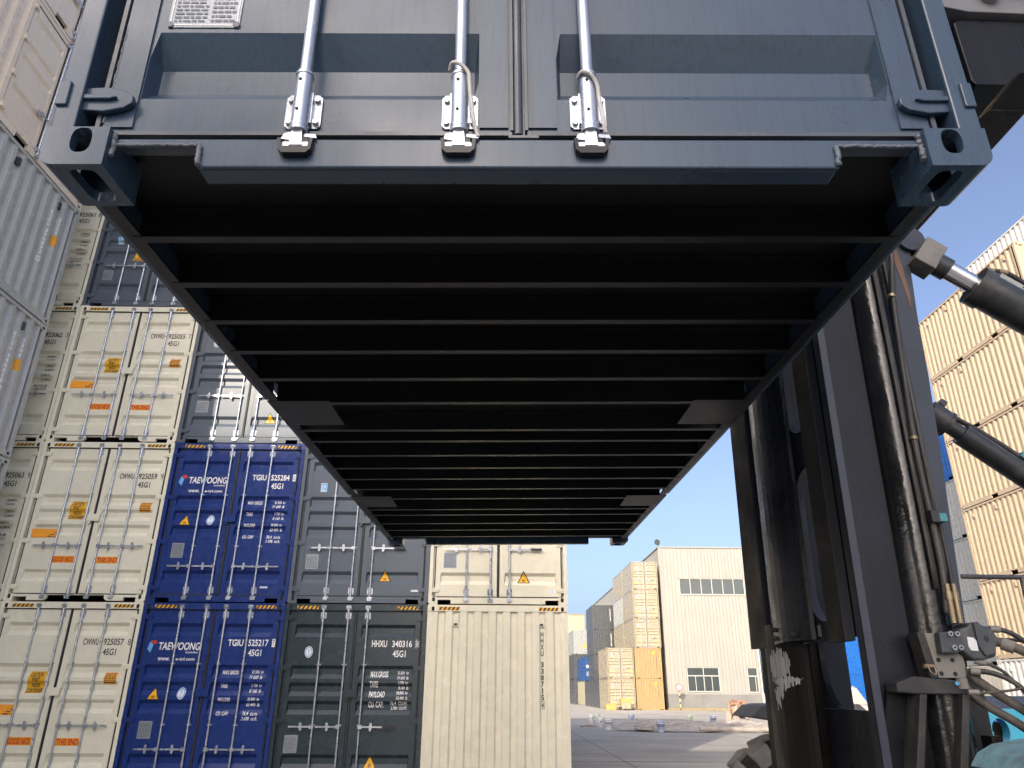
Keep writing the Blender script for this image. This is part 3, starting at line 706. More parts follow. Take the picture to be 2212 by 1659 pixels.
def caution(p):
    p.poly([(0.725, 1.43), (1.005, 1.43), (1.03, 1.765), (0.75, 1.765)], YEL, 0.002)
    for tx, v, w in (('CAUTION', 1.680, 0.20), ("9'6''", 1.602, 0.12), ('HIGH', 1.518, 0.13), ('CONTAINER', 1.436, 0.262)): p.text(tx, 0.875-w/2, v, 0.068, w, INK, shear=0.06, bold=0.03)
def caution_low(p):
    q = Print(); caution(q); i = len(p.v); p.v += [(u+0.06, v-0.33, l) for u, v, l in q.v]
    for f, k in zip(q.f, q.mi): p.f.append(tuple(a+i for a in f)); p.mi.append(p.m(q.mats[k]))
def warning(p):
    p.rect(0.175, 0.615, 1.095, 1.255, ORG, 0.002); p.lines(0.19, 0.60, 1.10, 1.205, 3, INK, 0.004, seed=5); p.rect(0.33, 0.47, 1.218, 1.238, RED, 0.004)
def access(p):
    p.rect(1.995, 2.20, 1.575, 1.755, ORG, 0.002); p.lines(2.005, 2.195, 1.585, 1.75, 5, INK, 0.004, seed=9)
def goose(p): p.rect(0.655, 1.035, 0.655, 0.775, ORG, 0.002); p.text('GOOSE NECK', 0.663, 0.668, 0.092, 0.365, RED, bold=0.03)
def thisend(p): p.rect(1.43, 1.80, 0.650, 0.765, ORG, 0.002); p.text('THIS END', 1.44, 0.663, 0.088, 0.35, RED, bold=0.03)
def navy(num, chk):
    return ('navy'+num, [('marking', 0, logo), ('marking', 1, numbers('TGIU', num, chk, WHT, 'solid')), ('marking', 1, weights(W_NAVY, WHT, False)), ('warning_label', 0, tri(0.415, 1.34, 0.20)),
            ('inspection_sticker', 0, roundel(0.865, 1.44)), ('data_plate', 0, dataplate(0.27, 0.485, 0.76, 1.02)), ('small_tag', 1, whitetag(1.93, 0.245))])
def beige(num, chk):
    return ('beige'+num, [('marking', 1, numbers('CWWU', num, chk, INK, False)), ('height_label', 0, caution), ('warning_label', 0, warning), ('warning_label', 1, access),
            ('goose_neck_label', 0, goose), ('this_end_label', 1, thisend)])
def beige_far(num, chk):
    return ('beigef'+num, [('marking', 1, numbers('CWWU', num, chk, INK, False)), ('marking', 1, weights(W_BEIGE, INK, False))])

# ------------------------------------------------------------------ the stack of door ends ahead
SX, SY, CP = -8.564, 13.1725, 2.4462
def cell(c, r): return (SX+c*CP, SY, r*2.898)
GA = 'containers stacked with their door ends facing the yard'
container(cell(-1, 0), 'beige container, lowest of the stack behind the light grey wall', BEIGE, face='neck', detail=1, group=GA)
container(cell(-1, 1), 'beige container numbered 925063 9, second from ground, half behind the grey wall', BEIGE, face='neck', decor=beige_far('925063', '9'), group=GA)
container(cell(-1, 2), 'beige container numbered 925062 3, third from ground, half behind the grey wall', BEIGE, face='neck', decor=beige_far('925062', '3'), group=GA)
container(cell(-1, 3), 'beige container numbered 925061 8, topmost visible beside the dark slate one', BEIGE, face='neck', decor=beige_far('925061', '8'), group=GA)
container(cell(0, 0), 'beige container with doors numbered 925057 8, lowest of the goose neck stack', BEIGE, face='neck', decor=beige('925057', '8'), group=GA)
container(cell(0, 1), 'beige container with doors numbered 925059 9, second from the ground', BEIGE, face='neck', decor=beige('925059', '9'), group=GA)
container(cell(0, 2), 'beige container with doors numbered 925055 7, third from the ground', BEIGE, face='neck', decor=beige('925055', '7'), group=GA)
container(cell(0, 3), 'slate grey container with a yellow height label on top of the beige stack', SLATE, group=GA,
          decor=('slatetop', [('inspection_sticker', 0, lrsticker(0.375, 1.53)), ('height_label', 0, caution_low), ('data_plate', 0, dataplate(0.25, 0.45, 0.62, 0.86))]))
container(cell(1, 0), 'navy blue container with white lettering ending 525217, at the bottom of its stack', BLUE, handle_z=0.61, decor=navy('525217', '7'), group=GA)
container(cell(1, 1), 'navy blue container with white lettering ending 525284, second from the ground', BLUE, handle_z=0.61, decor=navy('525284', '0'), group=GA)
container(cell(1, 2), 'slate grey container half in sunlight, resting on the two navy ones', SLATE, group=GA,
          decor=('slatesun', [('inspection_sticker', 0, roundel(0.42, 2.10)), ('data_plate', 0, dataplate(0.24, 0.47, 0.62, 0.86)), ('warning_label', 1, tri(1.68, 0.42, 0.20))]))
container(cell(2, 0), 'dark teal container lettered HHXU 340316, at the bottom beside the corrugated cream end', TEAL, rods=3, group=GA,
          decor=('teal', [('inspection_sticker', 0, roundel(0.46, 2.10)), ('marking', 1, numbers('HHXU', '340316', '8', WHT, True)), ('marking', 1, weights(W_TEAL, WHT, True)),
                          ('data_plate', 0, dataplate(0.215, 0.43, 0.565, 0.825)), ('warning_label', 1, tri(1.62, 0.34, 0.205))]))
for k in (3, 4):
    container(cell(1, k), 'slate grey container of the navy stack, ' + ('fourth', 'fifth')[k-3] + ' from the ground, hidden by the carried one', SLATE, detail=1, group=GA)
for k in (2, 3, 4):
    container(cell(2, k), 'dark teal container of the stack with HHXU 340316 at its foot, ' + ('third', 'fourth', 'fifth')[k-2] + ' from the ground', TEAL, rods=3, detail=1, group=GA)
    container(cell(3, k), 'cream container of the stack with the corrugated end at its foot, ' + ('third', 'fourth', 'fifth')[k-2] + ' from the ground', CREAM, rods=3, detail=1, group=GA)
container(cell(2, 1), 'slate grey container with small blue square sticker, above the dark teal one', SLATE, rods=3, group=GA,
          decor=('slate2', [('inspection_sticker', 0, lrsticker(0.36, 1.98)), ('data_plate', 0, dataplate(0.235, 0.455, 0.585, 0.84)), ('warning_label', 1, tri(1.655, 0.375, 0.205)), ('small_tag', 1, whitetag(2.13, 0.205))]))
def vert_id(p):
    v = 2.365
    for ch in 'HHXU 338715': 
        if ch != ' ': w_ = {'1': 0.02, 'X': 0.058}.get(ch, 0.05); p.text(ch, 1.985-w_/2, v, 0.088, w_, BLK, 0.003, bold=0.03)
        v -= 0.103 if ch != ' ' else 0.075
    p.frame(1.955, 2.018, v-0.03, v+0.09, 0.006, BLK, 0.003); p.text('4', 1.966, v-0.01, 0.08, 0.038, BLK, 0.003, bold=0.03)
container(cell(3, 0), 'cream container showing its plain corrugated end with HHXU 338715 running down it', CREAM, face='end', group=GA, decor=('vid', [('marking', 0, vert_id)]))
container(cell(3, 1), 'cream container with doors and black seals, above the corrugated cream end', CREAM, rods=3, group=GA,
          decor=('cream2', [('data_plate', 0, dataplate(0.24, 0.47, 0.62, 0.89)), ('warning_label', 1, tri(1.67, 0.37, 0.205)), ('small_tag', 1, whitetag(2.10, 0.205))]))

# ------------------------------------------------------------------ light grey and tan wall on the left (long sides seen)
LX, LY = -8.55-W, 12.36-6.058
GB = 'containers of the tall wall along the left'
def side_id(pre, num, chk):
    def r(p):
        v = 2.591-0.55; u = 5.318
        for ch in pre+' '+num+' ':
            if ch != ' ': p.text(ch, u, v, 0.075, 0.035 if ch != '1' else 0.016, WHT, 0.004, align='c', bold=0.03)
            v -= 0.094 if ch != ' ' else 0.05
        p.rect(u-0.035, u+0.035, v-0.015, v+0.092, WHT, 0.003); p.text(chk, u, v, 0.075, 0.04, GREY, 0.005, align='c', bold=0.03)
        v = 2.591-0.55; u = 5.588
        for ch in '22G1': p.text(ch, u, v, 0.075, 0.04 if ch != '1' else 0.018, WHT, 0.004, align='c', bold=0.03); v -= 0.10
        p.rect(u-0.062, u+0.062, v-0.16, v+0.06, YEL, 0.003); p.rect(u-0.04, u+0.03, v-0.03, v+0.035, ORG, 0.005); p.rect(u-0.045, u+0.04, v-0.13, v-0.06, ORG, 0.005)
    return r
for k, nm in enumerate((('light grey container, lowest of the left wall', None), ('light grey container, second from the ground in the left wall', None),
                        ('light grey corrugated container numbered ECSU 390018, under another grey one in the left wall', '390018'), ('light grey corrugated container numbered ECSU 390092, directly under the tan one', '390092'))):
    container((LX, LY, k*2.593), nm[0], GREY, L=6.058, H=2.591, face='door', detail=1, group=GB, side_vents=1,
              side_decor=('ecsu%d' % k, 1, side_id('ECSU', nm[1] or '39007%d' % k, '8'), 'marking'))
for k in range(4):
    container((LX, LY-6.10, k*2.593), 'light grey container of the nearer bay of the left wall, %s' % ('on the ground', 'second from the ground', 'third from the ground', 'topmost')[k], GREY, L=6.058, H=2.591, face='end', detail=1, group=GB)
container((LX, LY, 4*2.593), 'tan container with side doors on top of the light grey ones', PTAN, L=6.058, H=2.896, face='end', detail=1, group=GB, side_doors=True)
container((LX, LY, 4*2.593+2.898), 'tan container with side doors, topmost of the left wall', PTAN, L=6.058, H=2.896, face='end', detail=1, group=GB, side_doors=True)

# ------------------------------------------------------------------ sunlit tan wall on the right
RX, RY = 17.16, 20.36
GC = 'containers of the sunlit wall on the right'
for k in range(6):
    nm = ('off white container at the foot of the tan wall on the right', 'tan container directly above the off white one', 'tan container third from the ground in the right wall', 'tan container fourth from the ground in the right wall',
          'tan container fifth from the ground in the right wall', 'tan container topmost of the right wall, its end in full sun')[k]
    container((RX, RY, k*2.593), nm, WHITE if k == 0 else TAN, L=6.058, H=2.591, face='end', detail=1, group=GC, side_vents=-1)
for b in range(2):  # unseen bays added for the sunlight they bounce towards the left wall
    for k in range(5):
        container((RX, RY-6.10*(b+1), k*2.593), 'unseen tan container added to bounce sunlight, in the %s nearer bay of the right wall, %s' % (('first', 'second')[b], ('on the ground', 'second up', 'third up', 'fourth up', 'topmost')[k]), TAN, L=6.058, H=2.591, face='end', detail=0, group=GC)
for k in range(7):
    container((RX+2.47, RY, k*2.593), 'off white container standing behind the tan wall, %s' % ('lowest', 'second', 'third', 'fourth', 'fifth', 'sixth', 'the only one rising above it')[k], WHITE, L=6.058, H=2.591, face='end', detail=0, group='containers behind the tan wall')
for k in range(5):
    container((20.25, 29.35, k*2.593), ('cream container, lowest of the pale stack beyond the tan wall', 'pale grey container second from the ground beyond the tan wall', 'pale grey container third from the ground beyond the tan wall', 'pale grey container directly under the bright blue one',
              'bright blue container on top of the pale grey stack')[k], (CREAM, PALE, PALE, PALE, SKYBLUE)[k], L=6.058, H=2.591, face='end', detail=1, group='containers of the pale stack beyond the tan wall')

# ------------------------------------------------------------------ distant stacks beside the white building
GD = 'tan containers stacked against the building'
def flag(p):
    p.rect(0.24, 0.34, 2.03, 2.11, PURP); p.rect(0.55, 0.65, 2.03, 2.11, PURP); p.rect(0.36, 0.53, 1.99, 2.11, PINK); p.rect(0.25, 0.33, 1.92, 1.97, PURP); p.rect(0.56, 0.64, 1.92, 1.97, PURP); p.rect(0.30, 0.60, 1.88, 1.95, PINK)
def fid(p): p.text('WHU', 1.62, 2.0, 0.085, 0.20, INK); p.text('208213', 1.92, 2.0, 0.085, 0.33, INK); p.text('22G1', 1.95, 1.86, 0.075, 0.2, INK)
def fyl(p): p.rect(0.30, 0.66, 0.58, 0.66, PALEYEL); p.lines(0.31, 0.65, 0.59, 0.655, 1, ORG)
def fyr(p): p.rect(1.92, 2.26, 0.56, 0.64, PALEYEL); p.lines(1.93, 2.25, 0.57, 0.635, 1, ORG)
FAR = ('far', [('emblem', 0, flag), ('marking', 1, fid), ('yellow_label', 0, fyl), ('yellow_label', 1, fyr)])
FTAN = P('far_tan', (0.27, 0.235, 0.165), dirt_amt=0.0)
FX, FY = 9.93, 70.37
for k in range(2):
    container((FX, FY, k*2.593), ('tan container on the yard beside the ochre one, yellow boxes before it', 'tan container on top of the one with yellow boxes before it')[k], FTAN, L=6.058, H=2.591, rods=3, handle_z=0.85, decor=FAR, detail=2, keepers=SEAL, group=GD, lock_box=True)
for k in range(2):
    container((FX+2.53, FY, k*2.593), ('ochre yellow container standing on the yard by the building corner', 'ochre yellow container on top of another ochre one')[k], YELLOW, L=6.058, H=2.591, face='end', detail=1, group=GD,
              decor=('och%d' % k, [('marking', 0, lambda p: ([p.rect(1.975, 2.02, 1.95-0.12*q, 2.03-0.12*q, INK) for q in range(11)], p.poly([(1.62, 2.05), (1.86, 2.1), (1.90, 2.28), (1.70, 2.25)], YEL)))]))
for k in range(2, 5):
    container((FX+2.53+0.04*k, FY, k*2.593), ('tan container with doors directly above the ochre ones', 'tan container with doors, second above the ochre ones', 'tan container with doors topmost against the building')[k-2], FTAN, L=6.058, H=2.591, rods=3, handle_z=0.85, decor=FAR, detail=2, keepers=SEAL, group=GD)
for k, m_ in ((0, FTAN), (1, FTAN), (2, FTAN), (3, PALE), (4, FTAN)):
    container((FX+2.53+0.04*k, FY+6.2, k*2.593), 'container of the second bay along the building, ' + ('lowest', 'second from the ground', 'tan, third from the ground', 'pale blue grey', 'topmost and tan')[k], m_, L=6.058, H=2.591, face='end', detail=0, group=GD)
GE = 'containers further back in the yard'
container((9.95, 77.2, 0), 'dark grey container on the yard behind the paired tan ones', DGREY, L=12.192, H=2.591, face='end', detail=0, group=GE)
container((9.95, 89.6, 0), 'pale yellow container on the yard under the blue one', SIDING2, L=12.192, H=2.591, face='end', detail=0, group=GE)
container((9.95, 89.6, 2.593), 'mid blue container with white lock rods far back in the yard', MIDBLUE, L=12.192, H=2.591, detail=1, group=GE,
          decor=('fblue', [('marking', 0, lambda p: p.disc(0.42, 1.55, 0.16, 0.16, WHT)), ('marking', 1, lambda p: p.poly([(1.5, 1.65), (1.86, 1.65), (1.68, 1.35)], WHT)), ('data_plate', 0, dataplate(0.3, 0.6, 0.5, 0.9))]))
for k in range(4):
    container((10.43, 84.0, k*2.593), 'dark grey corrugated container of the far dark stack, ' + ('lowest', 'second', 'third', 'topmost')[k], DGREY, L=6.058, H=2.591, face='end', detail=0, group=GE,
              decor=('fd%d' % k, [('marking', 0, lambda p: [p.rect(1.96, 2.02, 2.1-0.12*q, 2.18-0.12*q, WHT) for q in range(11)])]) if k > 1 else None)
for k in range(3):
    container((9.58, 97.2, k*2.898), 'grey container of the farthest visible stack, ' + ('on the ground', 'in the middle', 'topmost with a yellow mark')[k], (DGREY, DGREY, P('mid_grey', (0.24, 0.255, 0.25)))[k], L=12.192, H=2.896, face='end', detail=0, group=GE,
              decor=('fg%d' % k, [('marking', 0, lambda p: (p.poly([(1.2, 0.75), (1.5, 0.75), (1.5, 1.2), (1.2, 1.2)], YEL), [p.rect(1.96, 2.02, 2.3-0.12*q, 2.4-0.12*q, WHT) for q in range(8)]))]) if k == 2 else None)
for k in range(2):
    container((22.0, 50.0, k*2.593), ('bright blue container standing on the yard behind the white van', 'bright blue container on top of another, behind the white van')[k], SKYBLUE, L=6.058, H=2.591, face='end', detail=1, group='bright blue containers behind the van')

# ------------------------------------------------------------------ the carried container, hanging from the handler
def plate_held(p):
    p.rect(0.222, 0.425, 0.512, 0.78, PLATE, 0.003); p.frame(0.228, 0.419, 0.518, 0.774, 0.003, WHT, 0.0045)
    p.lines(0.238, 0.330, 0.528, 0.70, 12, SLATE, 0.0045, seed=4); p.lines(0.342, 0.41, 0.528, 0.70, 10, SLATE, 0.0045, seed=8)
    for u in (0.230, 0.417): p.disc(u, 0.522, 0.010, 0.010, HELD, 0.006)
HL = 6.058
held = container((-1.1772, 1.494, 1.2321-0.0131*1.219+1.512), 'dark charcoal container hanging overhead, carried by the black mast', HELD, L=HL, H=2.591, face='door', decor=('held', [('data_plate', 0, plate_held)]), held=True, lock_box=False,
                 handle_z=1.05, keepers=KEEPER)
held.rotation_euler = (0.0226, -0.0131, -0.0078)
def mk_cross():
    m = MB()
    m.box(-1.16, 1.16, -0.034, 0.0, 0.0, 0.0045); m.box(-1.16, 1.16, -0.0045, 0.0, 0.0046, 0.104); m.box(-1.16, 1.16, -0.040, -0.0046, 0.099, 0.104)
    return m.mesh('crossmember', UNDER2)
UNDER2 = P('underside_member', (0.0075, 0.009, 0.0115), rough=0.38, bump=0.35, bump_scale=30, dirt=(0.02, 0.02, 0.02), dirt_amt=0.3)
cm = mk_cross()
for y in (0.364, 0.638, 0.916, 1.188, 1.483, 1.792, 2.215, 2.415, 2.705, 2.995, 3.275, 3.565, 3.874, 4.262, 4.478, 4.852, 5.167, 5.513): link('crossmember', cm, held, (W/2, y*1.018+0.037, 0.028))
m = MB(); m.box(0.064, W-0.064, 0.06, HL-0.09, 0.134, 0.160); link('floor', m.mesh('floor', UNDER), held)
for x, y in ((0.64, 2.4), (1.08, 1.3), (1.54, 2.4), (1.9, 3.4)):
    m = MB(); m.box(x-0.004, x+0.004, y, y+0.25, 0.130, 0.134); link('floor_joint', m.mesh('floor_joint', UNDER2), held)
def mk_pocket(x0, x1):
    m = MB(); m.box(x0, x1, -0.185, 0.185, 0.0, 0.005); m.box(x0, x1, -0.185, 0.185, 0.108, 0.113); return m.mesh('fork_pocket', UNDER2)
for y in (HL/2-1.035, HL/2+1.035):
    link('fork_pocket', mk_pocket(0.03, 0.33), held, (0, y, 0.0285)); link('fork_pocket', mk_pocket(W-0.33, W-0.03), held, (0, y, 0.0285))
rd = random.Random(3)
for x0, x1 in ((0.042, 0.085), (W-0.085, W-0.042)):          # outward flange of the bottom side rails with weld scallops
    for s0, s1 in ((0.178, HL/2-1.035-0.19), (HL/2-1.035+0.19, HL/2+1.035-0.19), (HL/2+1.035+0.19, HL-0.178)):
        m = MB(); m.box(x0, x1, s0, s1, 0.030, 0.0395); link('rail_flange', m.mesh('rail_flange', UNDER2), held)
def bead(path, r, seed, parent, n=7):
    rd = random.Random(seed); m = MB(); p = [Vector(q) for q in path]
    pts = []
    for a, b in zip(p, p[1:]):
        k = max(2, int((b-a).length/0.006))
        for i in range(k): pts.append(a+(b-a)*(i/k)+Vector((rd.uniform(-1, 1), rd.uniform(-1, 1), rd.uniform(-1, 1)))*r*0.35)
    pts.append(p[-1]); m.tube(pts, r, n, 0); return link('weld_bead', m.mesh('weld_bead', WELD), parent)
bead([(0.168, 0.020, 0.108), (0.170, 0.019, 0.040)], 0.0075, 1, held); bead([(0.172, 0.018, 0.074), (0.386, 0.018, 0.074)], 0.0045, 2, held); bead([(0.392, 0.018, 0.072), (0.394, 0.018, 0.012)], 0.0075, 3, held)
bead([(W-0.168, 0.020, 0.108), (W-0.170, 0.019, 0.030)], 0.0085, 4, held); bead([(W-0.172, 0.018, 0.074), (W-0.386, 0.018, 0.074)], 0.0045, 5, held); bead([(W-0.392, 0.018, 0.072), (W-0.394, 0.018, 0.012)], 0.0075, 6, held)
bead([(0.112, 0.046, 0.165), (0.115, 0.047, 0.5)], 0.004, 7, held)
# rope ends tied to the lock rods
def rope(name, x, pts, lab):
    m = MB(); m.tube([(x+a, b, c) for a, b, c in pts], 0.0055, 8, 8); o = link(name, m.mesh(name, ROPE)); o.matrix_world = held_mw @ Matrix.Identity(4); return tag(o, lab, 'rope', 'rope ends tied to the lock rods')
bpy.context.view_layer.update()
held_mw = held.matrix_world.copy()
rope('rope', 1.060, [(-0.028, 0.014, 0.322), (-0.02, -0.006, 0.330), (0.0, -0.010, 0.322), (0.022, -0.004, 0.300), (0.026, 0.0, 0.27), (0.028, 0.002, 0.235), (0.034, 0.002, 0.19), (0.038, 0.004, 0.15), (0.046, 0.012, 0.115), (0.05, 0.014, 0.098)], 'frayed pale rope hanging from the lock rod in the middle of the overhead doors')
rope('rope', 1.405, [(-0.026, 0.014, 0.300), (-0.016, -0.006, 0.300), (0.006, -0.009, 0.288), (0.022, 0.0, 0.262), (0.026, 0.004, 0.225), (0.030, 0.003, 0.18), (0.034, 0.004, 0.15), (0.036, 0.008, 0.125), (0.040, 0.014, 0.112)], 'short pale rope on the right hand lock rod of the overhead doors')

# ------------------------------------------------------------------ container handler (mast at the side of the carried container)
MO = Vector((2.2, 4.4, 0.0))
ch = thing('container_handler', 'black mast container handler with cyan fenders, holding the overhead container', 'container handler', MO)
def part(name, m, mats, bevel=0.0, label=None, parent=None):
    me = m.mesh(name, mats)
    if parent is None: me.transform(Matrix.Translation(-MO)); p = ch
    else: me.transform(Matrix.Translation(-MO)); p = parent
    return link(name, me, p, label=label, bevel=bevel)
LEAN = 0.020
def X(x, z): return x+LEAN*(z-2.3)
def lbox(m, x0, x1, y0, y1, z0, z1):
    lo = [(X(x0, z0), y0, z0), (X(x1, z0), y0, z0), (X(x1, z0), y1, z0), (X(x0, z0), y1, z0)]
    hi = [(X(x0, z1), y0, z1), (X(x1, z1), y0, z1), (X(x1, z1), y1, z1), (X(x0, z1), y1, z1)]
    m.hexa(lo, hi)
ZT = 7.2
# near upright: front flange, web, weld line
m = MB(); lbox(m, 1.662, 1.700, 3.440, 3.505, 0.35, ZT); lbox(m, 1.700, 2.00, 3.470, 3.50, 0.35, ZT)
mast_near = part('mast_upright', m, mat('mast_web', (0.012, 0.013, 0.019), rough=0.34, spec=0.22, var=0.2, dirt=(0.035, 0.036, 0.042), dirt_amt=0.25, dirt_scale=(12, 12, 0.5), bump=0.12, bump_scale=30), 0.006)
m = MB(); lbox(m, 1.664, 1.700, 3.4365, 3.4395, 0.36, ZT); part('flange_face', m, MASTGREY, parent=mast_near)
m = MB()
rdw = random.Random(5)
m.tube([(X(1.704, z)+rdw.uniform(-.002, .002), 3.466+rdw.uniform(-.002, .002), z) for z in [1.1+0.035*k for k in range(120)]], 0.008, 7, 0)
part('weld_bead', m, mat('weld_light', (0.42, 0.43, 0.45), rough=0.4, bump=0.9, bump_scale=120, var=0.4), parent=mast_near)
# front flange face strip of lighter paint is the flange's own side; lift cylinder stands beside the web
m = MB(); m.cyl((X(1.990, 0.9), 3.485, 0.9), (X(1.990, ZT), 3.485, ZT), 0.100, 32)
cyl_l = part('lift_cylinder', m, GREASE)
# pipe rail between cylinder and plate
m = MB(); m.cyl((X(2.085, 1.75), 3.455, 1.75), (X(2.085, ZT), 3.455, ZT), 0.032, 16); part('guide_tube', m, MASTGREY)
# tapered rear side plate (mast mounting plate)
pl = [(2.02, 1.10), (2.06, 1.53), (2.116, 1.755), (2.165, 2.33), (2.19, 2.60), (2.221, 3.05), (2.238, 3.40), (2.252, 3.56), (2.262, 3.70), (2.284, 3.78), (2.32, 3.845), (2.345, 3.912), (2.338, 3.975), (2.30, 4.05), (2.24, 4.10), (2.18, 4.12), (2.10, 4.12), (2.088, 3.6), (2.075, 2.6), (2.03, 1.9), (1.985, 1.60), (1.95, 1.10)]
m = MB(); m.prism(pl, 3.420, 3.455); side_plate = part('side_plate', m, MASTGREY, 0.004)
m = MB(); m.prism([(2.155, 3.94), (2.185, 3.93), (2.215, 3.70), (2.222, 3.50), (2.208, 3.42), (2.19, 3.62), (2.165, 3.80)], 3.4175, 3.420); part('rust_streak', m, mat('rust', (0.13, 0.075, 0.05), rough=0.8, var=0.4, dirt=(0.09, 0.095, 0.115), dirt_amt=1.0, dirt_scale=(20, 20, 4)), parent=side_plate)
m = MB(); m.cyl((2.29, 3.395, 3.86), (2.29, 3.47, 3.86), 0.075, 20); part('pivot_pin', m, MASTGREY, parent=side_plate)
# hoses running up the mast
def hose(path, r, mt=HOSE, name='hose', n=10, sub=6):
    m = MB(); m.tube(path, r, n, sub); return part(name, m, mt)
for k, (x, y) in enumerate(((1.990, 3.372), (2.010, 3.388), (2.072, 3.395))): hose([(X(x+0.006, 1.95), y, 1.95), (X(x+0.004, 3.0), y, 3.0), (X(x, 4.4), y, 4.4), (X(x, 6.8), y, 6.8)], 0.0095)
hose([(2.015, 3.37, 1.84), (2.035, 3.365, 2.1), (2.030, 3.36, 2.6), (2.058, 3.36, 3.1), (2.088, 3.36, 3.46), (2.135, 3.37, 3.72), (2.150, 3.37, 3.95), (2.14, 3.38, 5.2)], 0.0145)
hose([(2.045, 3.375, 1.80), (2.075, 3.38, 2.0), (2.085, 3.39, 2.4), (2.100, 3.395, 3.2), (2.112, 3.40, 3.6), (2.12, 3.40, 5.0)], 0.0085)
m = MB(); m.cyl((2.080, 3.36, 3.46), (2.083, 3.36, 3.475), 0.020, 12); part('hose_clip', m, BRASS); m = MB(); m.cyl((2.031, 3.36, 2.66), (2.032, 3.36, 2.675), 0.020, 12); part('hose_clip', m, BRASS)
m = MB(); m.box(2.015, 2.055, 3.325, 3.40, 2.245, 2.305); o_ = part('hose_clamp', m, GRIP, 0.004)
m = MB(); m.box(2.056, 2.092, 3.330, 3.395, 2.250, 2.290); part('clamp_block', m, TEALFIT, 0.003, parent=o_)
for x, z0, r in ((2.026, 1.80, 0.013), (2.055, 1.80, 0.012)):
    m = MB(); m.cyl((x, 3.352, z0), (x+0.003, 3.352, z0+0.10), r, 12); m.cyl((x+0.003, 3.352, z0+0.10), (x+0.004, 3.352, z0+0.135), r*1.3, 6); m.cyl((x+0.004, 3.352, z0+0.135), (x+0.005, 3.352, z0+0.17), r*0.9, 10)
    part('pipe_fitting', m, BRASS)
# far upright
m = MB(); lbox(m, 1.86, 1.90, 5.06, 5.25, 0.35, ZT); lbox(m, 1.90, 2.36, 5.17, 5.25, 0.35, ZT)
part('mast_upright', m, mat('inner_slate', (0.020, 0.025, 0.036), rough=0.5, var=0.1, spec=0.15), 0.006)
# carriage side: two slide rails and a web plate with oval cutouts, ending 1.76 m above the ground
m = MB(); lbox(m, 1.700, 1.735, 4.800, 5.125, 1.775, ZT); slide = part('slide_rail', m, MASTRUST, 0.004)
m = MB(); lbox(m, 1.700, 1.752, 3.715, 3.895, 1.745, ZT); nr_ = part('slide_rail', m, MASTRUST, 0.004)
m = MB(); lbox(m, 1.702, 1.752, 3.711, 3.7145, 1.746, ZT); part('wear_strip', m, SHEEN, parent=nr_)
m = MB(); lbox(m, 1.702, 1.735, 4.796, 4.7995, 1.776, ZT); part('wear_strip', m, MASTGREY, parent=slide)
def web(m, x, y0, y1, zs, cuts, th, rim):
    """plate in the y-z plane with rounded slots (yc, ry, z0, z1)"""
    yc, ry = cuts[0][0], cuts[0][1]
    lo, hi = zs
    def q(y, z, d): return (X(x, z)+d, y, z)
    for d in (0, th):
        for ya, yb in ((y0, yc-ry), (yc+ry, y1)): m.poly([q(ya, lo, d), q(yb, lo, d), q(yb, hi, d), q(ya, hi, d)])
        z = lo
        for _, _, a, b in cuts:
            n = 14; arc0 = [(yc+ry*math.cos(math.pi+math.pi*k/n), a+ry*0.9+ry*0.9*math.sin(math.pi+math.pi*k/n)) for k in range(n+1)]
            for p_, r_ in zip(arc0, arc0[1:]): m.poly([q(p_[0], z, d), q(r_[0], z, d), q(r_[0], r_[1], d), q(p_[0], p_[1], d)])
            arc1 = [(yc+ry*math.cos(math.pi-math.pi*k/n), b-ry*0.9+ry*0.9*math.sin(math.pi-math.pi*k/n)) for k in range(n+1)]
            nz = next((c[2] for c in cuts if c[2] > b), hi)
            zm = (b+nz)/2 if nz < hi else hi
            for p_, r_ in zip(arc1, arc1[1:]): m.poly([q(p_[0], p_[1], d), q(r_[0], r_[1], d), q(r_[0], zm, d), q(p_[0], zm, d)])
            z = zm
    for _, _, a, b in cuts:
        n = 14
        loop = [(yc+ry*math.cos(math.pi+math.pi*k/n), a+ry*0.9+ry*0.9*math.sin(math.pi+math.pi*k/n)) for k in range(n+1)]+[(yc+ry*math.cos(math.pi*k/n), b-ry*0.9+ry*0.9*math.sin(math.pi*k/n)) for k in range(n+1)]
        for p_, r_ in zip(loop, loop[1:]+loop[:1]): rim.poly([q(p_[0], p_[1], -0.001), q(r_[0], r_[1], -0.001), q(r_[0], r_[1], 0.05), q(p_[0], p_[1], 0.05)], True)
    for z in (lo, hi): m.poly([q(y0, z, 0), q(y1, z, 0), q(y1, z, th), q(y0, z, th)])
    for y in (y0, y1): m.poly([q(y, lo, 0), q(y, hi, 0), q(y, hi, th), q(y, lo, th)])
m = MB(); rims = MB(); web(m, 1.756, 3.72, 5.12, (1.765, 4.6), [(4.02, 0.20, 1.862, 2.71), (4.02, 0.20, 2.93, 4.2)], 0.02, rims)
cp_ = part('carriage_plate', m, BLACKST); part('slot_edge', rims, SHEEN, parent=cp_)
m = MB()
for z0, z1 in ((1.78, ZT),):
    n = 12; ring = []
    for k in range(n+1):
        a = math.pi*k/n; ring.append((4.47-0.30*math.cos(a), 0.075*math.sin(a)))
    for (ya, da), (yb, db) in zip(ring, ring[1:]): m.poly([(X(1.752, z0)-da, ya, z0), (X(1.752, z0)-db, yb, z0), (X(1.752, z1)-db, yb, z1), (X(1.752, z1)-da, ya, z1)], True)
    m.poly([(X(1.752, z0)-da, ya, z0) for ya, da in ring])
part('channel_cover', m, mat('shiny_black', (0.008, 0.009, 0.013), rough=0.3, var=0.3, dirt=(0.06, 0.066, 0.076), dirt_amt=0.4, dirt_scale=(20, 14, 0.25), bump=0.1))
